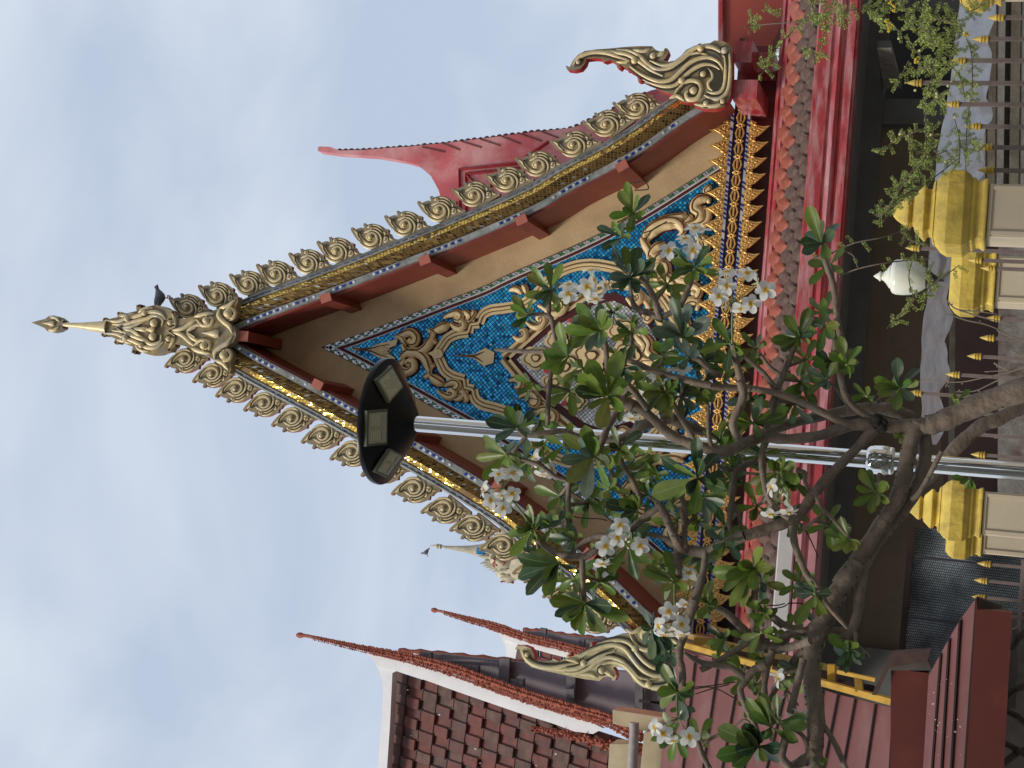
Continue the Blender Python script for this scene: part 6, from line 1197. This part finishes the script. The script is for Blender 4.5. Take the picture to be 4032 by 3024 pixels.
ROS = [
 (A12,7.6,(990,480),[(940,230),(880,300),(905,440),(1040,340),(1115,330),(800,500),(870,560),(960,640)],MX),(A12,7.65,(900,670),[(705,590),(740,760),(830,540),(880,740),(900,560)],MX),
 (A12,7.6,(970,990),[(840,750),(920,740),(1040,750),(1160,870),(1080,850),(800,980),(870,990),(830,1080),(890,1060),(1040,1110),(980,1130)],(4,5,6,7,0)),(A12,7.7,(340,1090),[(190,900),(310,870),(430,880),(150,970),(450,1040),(130,1130),(200,1150),(290,1230),(390,1100)],MX),
 (A12,7.6,(1480,920),[(1310,760),(1590,740),(1620,830),(1290,850),(1670,960),(1330,960),(1400,1040)],(0,1,4)),(A12,7.7,(160,1290),[(40,1130),(20,1210),(60,1300),(110,1400),(190,1160),(230,1350),(30,1380)],MX),
 (A4,7.5,(1000,840),[(750,540),(760,690),(1000,540),(1060,600),(1140,720),(690,700),(660,1000),(860,1060),(980,1030),(620,810),(1090,900)],(0,1,3,6)),(A4,7.55,(650,1120),[(560,740),(500,960),(350,1240),(490,1310),(380,1060),(600,950)],(0,2,1)),
 (A4,7.65,(1340,850),[(1180,730),(1400,660),(1530,840),(1120,930),(1270,1000),(1190,830)],MX),(A4,7.6,(1900,900),[(1560,820),(1690,730),(1790,470),(1990,540),(2200,700),(1660,1040),(2070,980),(1950,1100)],(0,2,4,6)),
 (A4,7.6,(1960,1130),[(1660,1080),(1820,890),(1690,1180),(1900,1230),(2070,960)],(4,6,0)),(A4,7.45,(1090,1550),[(760,1310),(830,1520),(870,1650),(870,1150),(1230,1060),(1290,1370),(980,1900),(730,1480),(900,1300),(1250,1470)],(0,1,8,3,5)),
 (A4,7.65,(270,1420),[(70,1330),(90,1520),(190,1610),(180,1290)],(2,0,4)),(A4,7.7,(1720,1500),[(1460,1540),(1650,1330),(1860,1390),(1510,1640),(1660,1720),(1790,1700),(1380,1400)],BR),(A4,7.6,(1260,1240),[(1370,990),(1290,1000),(1440,1240),(1340,1400),(1200,1330)],(4,6,2)),
 (A1,7.7,(600,500),[(250,430),(310,400),(480,270),(600,240),(810,320),(360,640),(740,580),(560,420)],(4,5,2,7)),(A1,7.7,(490,810),[(150,840),(250,690),(220,1070),(690,1060),(230,590),(560,650),(600,850),(400,900)],BR),
 (A1,7.55,(1430,820),[(1070,860),(1090,580),(1340,480),(1140,1100),(1350,1280),(1600,1130),(1660,910),(1610,780),(1300,620)],(0,1,6,7,3)),(A1,7.75,(1600,1170),[(1460,1080),(1480,1280),(1600,1440),(1700,1030),(1830,1220)],BR),
 (A1,7.85,(890,700),[(710,740),(850,830),(930,790),(760,680)],BR),(A1,7.7,(780,1600),[(720,1340),(840,1470),(590,1640),(850,1560)],(2,4,1)),(A1,7.65,(1900,1410),[(1560,1330),(1700,1300),(1850,1240),(1720,1500),(1980,1330),(1650,1500)],(0,2,5)),
 (A2,7.7,(260,260),[(230,20),(350,80),(90,270),(30,520),(190,430),(320,170),(0,290)],(2,0,4,1)),(A2,7.8,(630,120),[(450,190),(530,0),(700,170),(740,300),(600,220)],(1,7,0)),(A2,7.7,(560,600),[(100,520),(110,760),(200,950),(400,960),(410,830),(440,540),(250,470)],(2,0,1,4)),
 (A2,7.75,(730,340),[(450,320),(550,290),(600,460),(700,560),(660,250)],(0,4,6)),(A2,7.75,(720,760),[(560,900),(480,780),(680,640),(760,920)],MX),(A2,7.6,(840,1040),[(450,1010),(510,1180),(640,1250),(640,960),(740,1340),(830,1390),(1130,1070),(1080,1340),(1320,1200),(1000,1340)],(0,1,2,5,8)),
 (A2,7.7,(1310,400),[(1540,170),(1100,700),(1410,780),(1120,330),(1500,600),(1080,210)],(4,6,0)),(A2,7.75,(1820,810),[(1460,680),(1500,620),(1720,460),(1700,980),(1600,700),(1880,720)],BR),(A2,7.7,(1570,1310),[(1510,1140),(1450,1300),(1590,1150),(1480,1480),(1700,1620),(1580,1650),(1800,1540)],(4,6,7,5)),
 (A3,7.5,(680,1060),[(290,820),(680,600),(740,850),(910,800),(990,1180),(180,1240),(350,1210),(650,1450),(990,1070),(450,900)],(4,5,5,4,0)),(A3,7.8,(1560,990),[(1240,1110),(1320,1240),(1690,1280),(1800,1090),(1740,880),(1440,880),(1570,860)],(0,1,3)),
 (A3,7.85,(1290,460),[(1100,330),(1380,170),(1670,300),(1650,400),(970,600),(1000,400),(1380,600)],MX),(A3,7.7,(320,140),[(80,150),(190,20),(460,20),(140,330),(390,410),(210,300)],BR),(A3,7.75,(790,250),[(590,60),(770,80),(930,60),(680,260),(860,150)],BR),(A3,7.75,(140,800),[(0,740),(0,920),(60,860),(180,720)],BR),
 (A3,7.75,(220,1020),[(0,1030),(100,880),(60,1090),(370,1000)],BR),(A3,7.7,(740,1260),[(880,1430),(1000,1240),(800,1530),(980,1340),(600,1240)],(0,2,6)),
 (A7,7.7,(420,360),[(210,250),(300,450),(250,590),(400,220),(560,400),(600,560),(330,570)],(1,0,7)),(A7,7.65,(730,660),[(290,700),(430,740),(400,890),(560,620),(480,1070),(600,1080),(840,430),(840,620),(620,560),(740,900)],(1,3,8,0)),(A7,7.8,(250,1050),[(140,1200),(300,930),(140,1000),(210,830),(300,780)],BR),
 (A7,7.75,(430,1430),[(240,1290),(220,1480),(350,1620),(280,1550),(430,1560),(480,1330)],(6,1,4)),(A7,7.7,(860,1140),[(690,1190),(760,1000),(900,1220),(1000,1120),(800,1300),(640,990)],(0,2,1)),(A7,7.8,(1770,350),[(1500,250),(1600,170),(1690,90),(1600,470),(1750,500),(1900,390),(1610,360),(1780,210)],(1,3,2)),
 (A7,7.7,(1410,930),[(1180,840),(1220,930),(1190,1260),(1500,1190),(1560,1140),(1330,780)],(1,5,4)),(A7,7.8,(1800,1560),[(1550,1380),(1600,1480),(1700,1659),(1770,1740),(1950,1640)],(1,7,0)),(A7,7.7,(830,1350),[(1060,1450),(1000,1330),(600,1420),(700,1580)],BR),
 (A8,7.8,(860,530),[(690,540),(790,380),(930,330),(970,470),(750,590),(940,400)],(2,6,0)),(A8,7.75,(1025,445),[(1020,275),(960,400),(990,610),(1120,440),(1080,530)],(2,0,1)),(A8,7.75,(1165,690),[(1120,510),(1260,580),(1190,740),(1050,620),(1200,600)],BR),(A8,7.8,(1040,780),[(920,710),(920,880),(980,650),(1100,680),(930,780),(1040,850)],(7,0,2)),
 (A8,7.6,(440,560),[(330,400),(250,610),(340,540),(520,620),(410,740)],(4,0,1)),(A8,7.8,(600,590),[(510,490),(620,500),(660,550),(560,700),(500,620)],BR),
 (A13,7.95,(490,360),[(330,300),(330,360),(480,170),(620,240),(610,320),(470,500),(400,440),(350,400),(580,440)],(1,7,2,3)),(A13,7.9,(290,410),[(200,330),(190,430),(300,350)],(2,1)),(A13,7.85,(160,200),[(110,30),(250,110),(200,270),(50,150)],(0,1)),(A13,8.0,(510,650),[(450,660),(500,710),(540,650)],BR),
 (A11,7.7,(610,520),[(510,220),(600,340),(740,360),(440,520),(450,590),(650,580),(480,440)],(1,4,7)),(A11,7.8,(440,1260),[(330,1090),(510,1030),(210,1290),(540,1110),(280,1340),(560,1200)],(1,0,4)),(A10,7.9,(1040,880),[(860,980),(1000,1050),(910,700),(980,700),(1130,800),(1150,960),(880,850)],(1,3,0)),
 (A9,7.55,(620,820),[(360,700),(480,720),(530,670),(590,700),(670,730),(750,830),(350,880),(450,940),(620,960),(730,920),(470,850)],(4,5,5,2,1)),(A9,7.65,(690,690),[(540,510),(620,500),(860,790),(560,600),(640,480)],(2,0)),(A9,7.6,(740,660),[(730,490),(920,690),(850,790),(920,630)],(2,0,1)),
 (A9,7.8,(250,770),[(190,640),(320,640)],(1,2)),(A9,7.65,(110,480),[(0,570),(-20,470),(10,310),(60,300),(210,430),(160,660),(210,500),(20,300)],(1,0,6,4)),(A9,7.8,(850,340),[(740,280),(860,240)],(6,1)),(A9,7.75,(1175,215),[(1050,120),(1090,220),(1110,310),(1160,360),(1250,310),(1250,240)],(1,7,4)),(A9,7.8,(640,270),[(540,240),(600,310),(560,160)],BR),(A9,7.65,(90,740),[(0,830),(60,910),(170,890),(20,600),(-60,780)],(1,2)),
 (A9,7.8,(30,240),[(-90,160),(-60,300),(60,150),(110,260),(-20,360)],(6,7,4)),(A9,7.75,(590,430),[(620,340),(600,500),(640,410)],BR),(A9,7.7,(980,930),[(900,870),(1050,900),(1000,1000)],(1,0)),(A10,7.9,(1780,780),[(1640,760),(1830,850),(1700,800)],(0,2)),(A13,7.9,(860,430),[(800,410),(930,370),(830,470)],BR),
]
ROS += [(A4,7.85,(560,500),[(480,420),(620,420),(640,560),(470,600),(540,640)],BR),(A4,7.85,(1150,640),[(1080,520),(1250,560),(1300,700),(1180,780),(1060,740)],(6,4,0)),(A4,7.9,(1500,1350),[(1400,1240),(1560,1230),(1640,1400),(1440,1500)],BR),(A4,7.85,(820,1250),[(700,1200),(740,1400),(900,1180),(950,1350),(600,1380)],BR),(A4,7.85,(1180,1100),[(1080,1020),(1280,1040),(1150,1250),(1050,1180)],(2,4,0)),
 (A1,7.95,(1350,1050),[(1250,980),(1440,960),(1420,1180),(1280,1200)],BR),(A1,7.95,(1750,1500),[(1600,1420),(1850,1440),(1680,1640),(1880,1600)],BR),(A1,7.95,(2050,900),[(1800,950),(1980,780),(2150,800),(2120,1040),(1900,1060)],BR),(A1,7.95,(2080,1080),[(1850,1010),(2200,980),(2180,1200),(1980,1180)],(0,2,6)),(A1,7.9,(2180,1180),[(2050,1140),(2080,1320),(2250,1300)],BR),
 (A2,7.9,(1400,150),[(1250,80),(1320,30),(1560,100),(1540,240)],(0,2)),(A2,7.85,(1650,620),[(1480,560),(1560,740),(1760,700),(1720,540)],BR),(A2,7.85,(380,380),[(250,460),(440,300),(520,480),(300,560)],(0,2,4)),(A2,7.85,(640,820),[(560,700),(760,760),(740,980),(560,960)],BR),(A2,7.85,(2080,150),[(2010,60),(2180,40),(2200,140),(2040,260)],(6,0)),(A2,7.85,(2180,1080),[(2080,940),(2020,1200),(2150,1200),(2200,950)],BR),
 (A3,7.9,(1000,850),[(900,800),(1080,780),(1100,900),(960,940)],BR),(A3,7.85,(380,1300),[(300,1200),(480,1240),(340,1440),(470,1400)],BR),(A3,7.85,(1060,560),[(960,600),(1010,440),(1150,500)],BR),(A3,7.9,(1600,360),[(1480,300),(1680,310),(1640,430)],BR),(A7,7.85,(560,300),[(480,220),(640,380),(520,400),(620,260)],BR),(A7,7.85,(1220,230),[(1150,180),(1260,160),(1100,310),(1260,280)],(1,3)),
 (A9,7.85,(540,150),[(430,100),(620,100),(600,220),(480,200)],BR),(A9,7.85,(420,280),[(320,240),(460,180),(480,330)],BR),(A9,7.75,(560,560),[(480,540),(640,520),(620,640),(530,640)],BR),(A9,7.85,(800,330),[(740,290),(870,300),(850,400)],BR),(A8,7.9,(560,620),[(480,660),(540,730),(640,690)],BR),(A8,7.9,(300,860),[(220,800),(380,800),(330,930)],BR),(A9,7.7,(130,560),[(160,480),(220,600),(120,660),(60,600)],(0,2,6)),(A9,7.7,(60,220),[(0,130),(130,180),(90,320),(0,280)],(6,7,4)),
 (A14,7.9,(100,360),[(0,300),(60,240),(200,330),(170,430),(40,440)],BR),(A14,7.9,(260,640),[(140,560),(300,560),(330,700)],BR)]
PT = [(f(x, y), (ya+yb)/2) for f, ya, yb, pts in LIMB for x, y, r in pts[1:] if r <= 13]
PT = [p for p in PT if 2050 < p[0][0] < 3350 and 1080 < p[0][1] < 2700]; rnd.shuffle(PT); I_ = lambda *p: p; done = []
for (x, y), Yq in PT:
    if len(done) >= 48: break
    a = rnd.uniform(0, 6.28); d = rnd.uniform(45, 85); cx_, cy2 = x+d*math.cos(a), y+d*math.sin(a)
    if any(math.dist((cx_, cy2), q) < 82 for q in done) or (cx_ < 2200 and cy2 < 1500) or cx_ > 3300: continue
    done.append((cx_, cy2)); nt_ = rnd.randint(5, 7); a0 = rnd.uniform(0, 6.28); tips = [(cx_+l_*math.cos(a0+q*6.28/nt_+rnd.uniform(-.25,.25)), cy2+l_*math.sin(a0+q*6.28/nt_+rnd.uniform(-.25,.25))) for q in range(nt_) for l_ in (rnd.uniform(60, 105),)]
    m = MB(); m.tube([Wp(x, y, Yq+.02), Wp((x+cx_)/2+6, (y+cy2)/2, Yq+.12), Wp(cx_, cy2, Yq+.2)], [.012, .0095, .008], 6); m.build('twig', [M_bark], tree)
    ROS.append((I_, Yq+.2, (cx_, cy2), tips, rnd.choice((BR, BR, None, (2, 0, 4)))))
for f, Y, c, tips, tone in ROS: rosette(tree, f, c, tips, Y, tone)
def flower(par, C, facing, r, bent=0.):
    """five overlapping petals round a yellow throat, on a short tube"""
    m = MB(); n0 = facing.normalized(); u = n0.orthogonal().normalized(); v = n0.cross(u); a0 = rnd.uniform(0, 6.28)
    for k in range(5):
        a = a0+k*2*math.pi/5; d = u*math.cos(a)+v*math.sin(a); s = n0.cross(d); vs = []; uv = []; NV = 6
        for j in range(NV):
            t = j/(NV-1); wv = r*.43*(max(0,math.sin(math.pi*min(1, t**1.15*.86+.06)))**.65); cen = C+d*(r*(.06+t*.98))+n0*(r*(.10+.20*t-.38*t*t*(1+bent)))+s*(r*.16*t)
            for q in (-1, -.45, .45, 1): vs.append(cen+s*(q*wv)+n0*(r*(.07*q+(.05 if abs(q) == 1 else 0)))); uv.append((.5+q/2, t))
        m.add(vs, [(j*4+i, j*4+i+1, (j+1)*4+i+1, (j+1)*4+i) for j in range(NV-1) for i in range(3)], 0, uv)
    m.tube([C+n0*r*.08, C-n0*r*.3, C-n0*r*.62], [r*.10, r*.09, r*.055], 6, 1)
    return m.build('flower', [M_petal, M_tube], par, smooth=70, fixn=False)
CL = [ # tile, Y, centre, stem foot, [(x, y, facing code)]  f front, s side (image direction given), d drooping
 (A8,7.5,(455,300),(450,560),[(415,118,'u'),(540,125,'u'),(415,200,'f'),(365,265,'f'),(605,180,'r'),(660,228,'f'),(565,312,'f'),(505,335,'d')]),
 (A4,7.5,(860,430),(900,600),[(900,190,'u'),(925,280,'r'),(660,440,'f'),(862,360,'f'),(1045,335,'r'),(955,480,'d'),(655,345,'u')]),
 (A5,7.6,(1210,1180),(1230,1450),[(1090,1080,'u'),(865,1250,'f'),(1340,960,'u'),(1290,1130,'r'),(1210,1240,'f'),(1230,930,'u')]),
 (A1,7.6,(440,1160),(770,1590),[(240,1180,'l'),(310,1300,'f'),(445,1390,'f'),(545,1235,'f'),(395,1020,'u'),(550,1010,'u'),(440,1240,'d'),(480,1000,'u')]),
 (A1,7.95,(900,900),(880,760),[(900,990,'d'),(960,960,'r'),(800,850,'l'),(880,1010,'d')]),
 (A2,7.5,(1280,400),(1310,430),[(1225,195,'f'),(1195,330,'f'),(1065,420,'f'),(1030,600,'d'),(1440,415,'f')]),
 (A2,7.5,(1830,1200),(1815,830),[(1750,1130,'f'),(1650,1290,'l'),(1700,1370,'d'),(1890,1270,'f'),(1800,1330,'d'),(1900,1370,'d')]),
 (A2,7.85,(1960,930),(2010,870),[(1930,1040,'d'),(2045,750,'r'),(1965,720,'u')]),
 (A3,7.7,(1560,1300),(1560,1020),[(1485,1440,'d'),(1660,1310,'r'),(1680,1420,'d'),(1490,1165,'l')]),
 (A4,7.85,(1700,1400),(1740,1480),[(1640,1340,'f'),(1430,1490,'l'),(1530,1560,'d'),(1880,1250,'u'),(1740,1270,'u')]),
 (A1,7.85,(1950,300),(1840,260),[(1850,400,'d'),(2150,440,'r')]),
 (A9,7.65,(800,470),(860,560),[(740,395,'l'),(850,605,'d')]),
 (A9,7.5,(110,640),(105,490),[(20,740,'f'),(80,775,'d'),(182,760,'f'),(-30,700,'l')]),
]
for f, Y, c, foot, fl in CL:
    cp = Vector(Wp(*f(*c), Y)); k = Y/FPX*1.02; m = MB(); fp = Vector(Wp(*f(*foot), Y+.05)); m.tube([fp, (fp+cp)/2+Vector((.004,0,.004)), cp], [.0062, .0055, .0045], 7)
    for x, y, code in fl:
        e = Vector(Wp(*f(x, y), Y-.02)); m.tube([cp, (cp+e)/2+Vector((0, .01, 0)), e+Vector((0, .015, 0))], [.003, .0028, .0025], 5)
    for _ in range(5):      # unopened buds
        d = Vector((rnd.uniform(-1,1), rnd.uniform(-1,.3), rnd.uniform(-.4,1))).normalized(); b0 = cp+d*.035; m.tube([cp, b0], .002, 4); m.tube([b0, b0+d*.012, b0+d*.03], [.002, .0055, .001], 6, 1)
    o = m.build('flower_cluster', [M_twig, mat('frangipani_bud', (.62,.58,.42), rough=.5, var=.1)], tree, smooth=60)
    tc = (Vector(CAM)-cp).normalized(); rt = Vector(RX); u3 = Vector(UP)      # upright view axes
    for x, y, code in fl:
        C = Vector(Wp(*f(x, y), Y-.02)); base = tc*1.0
        dd = {'f': (0, .15, 1), 'u': (0, 1, .45), 'd': (0, -1, .5), 'l': (-1, .2, .5), 'r': (1, .2, .5)}[code]   # in picture terms: u = picture up (upright right)
        imr = Vector(-UP); imu = Vector(RX); nn_ = imr*dd[0]+imu*dd[1]+tc*dd[2]+Vector((rnd.uniform(-.25,.25),)*3); flower(o, C, nn_, k*rnd.uniform(35, 41))
# ============================================================ hanging shrub at the top right corner
M_fl = mat('feathery_leaf', (.28, .36, .08), rough=.6, var=.35, scale=9, col2=(.26,.32,.08), fac2=.4, sc2=3)
M_yf = mat('yellow_blossom', (.62, .42, .03), rough=.6, var=.2)
M_ybud = mat('pale_yellow_bud', (.62, .60, .30), rough=.6, var=.1)
b7 = T(2932, 0, 1100); bu0 = Wp(3500, -120, 9.3)
bush = thing('flowering_shrub', 'light green feathery shrub with tiny yellow blossoms hanging over the spear fence', 'shrub', (bu0[0], 9.3, 0))
TWG = [([(0,210),(200,190),(460,170)],.3),([(460,170),(560,140),(900,70),(1300,10)],1.2),([(460,170),(300,330),(190,470)],.9),([(1180,-60),(1350,180),(1500,300)],1.6),([(1440,1260),(1430,900),(1440,760),(1500,560),(1600,300),(1700,220)],1.3),([(1060,1210),(1200,1110),(1420,1020)],1.0),
 ([(1180,1500),(1250,1450),(1380,1300),(1600,1190)],1.0),([(1030,1620),(1160,1640),(1400,1480),(1700,1250)],1.0),([(1230,1440),(1210,1560)],.8),([(1000,150),(1100,200),(1250,250)],1.3),([(1300,350),(1450,500),(1560,640)],1.4),([(1250,600),(1350,560),(1500,500)],1.4),([(1400,840),(1500,800),(1620,700)],1.2),
 ([(1700,200),(1790,400),(1800,700),(1760,1000),(1750,1350)],1.1),([(1560,0),(1640,200),(1650,420),(1560,560)],1.7),([(1400,0),(1450,200),(1500,400)],1.7),([(1750,100),(1850,60),(1900,-20)],1.4),([(600,-20),(640,120),(620,300),(600,460)],1.4),([(520,0),(560,120),(600,220)],1.5),([(700,0),(740,120),(800,180)],1.4),([(430,420),(520,380),(560,520)],.8),
 ([(200,430),(170,540),(120,600)],.9),([(40,60),(60,180),(30,270)],.8),([(160,20),(200,90),(270,120)],.5),([(1300,1100),(1330,1250),(1400,1330)],1.0),([(1270,1060),(1350,1150),(1370,1400)],.9),([(1500,1000),(1480,1150),(1560,1250)],.9),([(1650,900),(1700,1100),(1700,1300)],1.0),([(1800,1100),(1830,1200),(1900,1150)],1.0),([(1080,50),(1150,0),(1250,-60)],1.2),([(1600,500),(1700,600),(1750,800)],1.3),([(1450,650),(1540,760),(1600,880)],1.2),
 ([(960,40),(1050,140),(1080,220)],1.2),([(1350,60),(1550,160),(1700,180)],1.6),([(1250,120),(1400,300),(1600,380)],1.6),([(1300,480),(1200,680)],.9)]
b11 = T(2932, 700, 1100)
TWG2 = [([(980,260),(1080,300),(1200,180),(1400,60)],.9),([(1130,1190),(1230,1080),(1400,920),(1700,690)],.8),([(660,610),(860,520),(1100,470),(1320,400)],.12),([(750,780),(900,720),(1150,670),(1470,640)],.05),([(1350,580),(1300,780),(1340,960)],.25),([(1200,200),(1250,60),(1360,0)],1.0),([(1240,440),(1330,500),(1470,530)],.9),([(1420,1000),(1470,850),(1400,650)],1.0),([(780,570),(860,620),(900,720)],.1),([(500,690),(560,640),(700,600)],.5),([(1060,180),(1150,260),(1080,370)],.9)]
nleaf = 0
for f, lst in ((b7, TWG), (b11, TWG2)):
    for pts, dens in lst:
        Y0 = 9.35+rnd.uniform(-.15,.15); q = spline([f(*p) for p in pts], 9); P = [Vector(Wp(p[0], p[1], Y0+.05*math.sin(i*.3))) for i, p in enumerate(q)]
        m = MB(); m.tube(P, .0042 if dens < .2 else .0032, 5); nl = MB(); 
        for i in range(len(P)-1):
            seg = P[i+1]-P[i]; cnt = seg.length*38*dens
            for _ in range(int(cnt)+(rnd.random() < cnt % 1)):
                b = P[i]+seg*rnd.random(); d = Vector((rnd.uniform(-1,1), rnd.uniform(-.6,.6), rnd.uniform(-1,.6))).normalized(); Ls = rnd.uniform(.03, .085); e = b+d*Ls
                m.tube([b, e], .0012, 3, caps=False); s = d.cross(Vector((0,1,0))).normalized(); nq = max(3, int(Ls/.0085))
                for j in range(nq):
                    c = b+d*Ls*((j+.7)/nq)
                    for sg in (1, -1):
                        l = rnd.uniform(.010, .017); dr = (s*sg+d*.35+Vector((0, rnd.uniform(-.5,.5), 0))).normalized()*l; wv = dr.cross(Vector((rnd.uniform(-.5,.5),1,rnd.uniform(-.5,.5)))).normalized()*l*.30
                        nl.add([c, c+dr*.5+wv, c+dr, c+dr*.5-wv], [(0,1,2,3)])
        o = m.build('hanging_twig', [mat('shrub_twig', (.16,.115,.085), rough=.8, var=.25, scale=30)], bush)
        if nl.v: nl.build('feathery_leaves', [M_fl], o, smooth=70, fixn=False)
m = MB()
for x, y in ((1130,160),(1140,200),(1150,240),(1185,90),(1150,20),(1180,60),(1155,210),(1365,465),(1360,480),(1745,275),(1760,285),(1770,270)):
    c = Wp(*b7(x, y), 9.2)
    for _ in range(5): m.ball((c[0]+rnd.uniform(-.012,.012), c[1]+rnd.uniform(-.01,.01), c[2]+rnd.uniform(-.012,.012)), rnd.uniform(.005,.008), 0, 1, 5, 3)
for x, y in ((1220,305),(1350,715),(1475,1065),(1665,930),(1385,400),(1740,260),(1590,1280),(1520,740),(1520,765),(1610,680),(1230,930+130)): c = Wp(*b7(x, y), 9.2); m.ball(c, .0085, 1, 1, 6, 4)
m.build('blossoms', [M_yf, M_ybud], bush)
# bare pale twigs in front of the stall
bare = thing('bare_twigs', 'thin pale leafless twigs arching in front of the dark stall and trunk', 'twigs', tuple(Wp(4032, 1300, 9.0)[:2])+(0,))
M_bt = mat('pale_dry_twig', (.32,.27,.20), rough=.8, var=.2)
for f, pts in ((A13,[(1300,220),(1180,260),(1000,300),(850,325),(620,310)]),(A13,[(1080,205),(1130,235),(1160,250),(1020,260)]),(A13,[(1150,290),(1050,340),(960,380),(840,385)]),(A13,[(1260,470),(1200,600),(1140,660),(1080,675)]),(A13,[(1100,0),(1180,40),(1280,70)]),(A13,[(1200,130),(1250,160),(1300,150)]),(A13,[(780,280),(800,320),(780,350)]),(A11,[(1610,1080),(1760,1130),(1900,1160),(2050,1220),(2200,1300)]),(A11,[(1600,970),(1680,1040),(1850,1060),(2000,1080)]),(A11,[(1700,1050),(1900,1110),(2100,1160),(2260,1260)]),(A11,[(1620,730),(1540,800),(1450,880)]),(A11,[(2120,1380),(2180,1400),(2260,1400)]),(A11,[(1590,1560),(1610,1620),(1590,1659)])):
    m = MB(); P = [Wp(p[0], p[1], 9.0) for p in spline([f(*p) for p in pts], 6)]; m.tube(P, [.005-.003*i/len(P) for i in range(len(P))], 5)
    for i in range(3, len(P), 7): m.ball((P[i][0]+rnd.uniform(-.01,.01), P[i][1], P[i][2]+rnd.uniform(-.01,.01)), .005, 0, 1, 5, 3)
    m.build('dry_twig', [M_bt], bare)
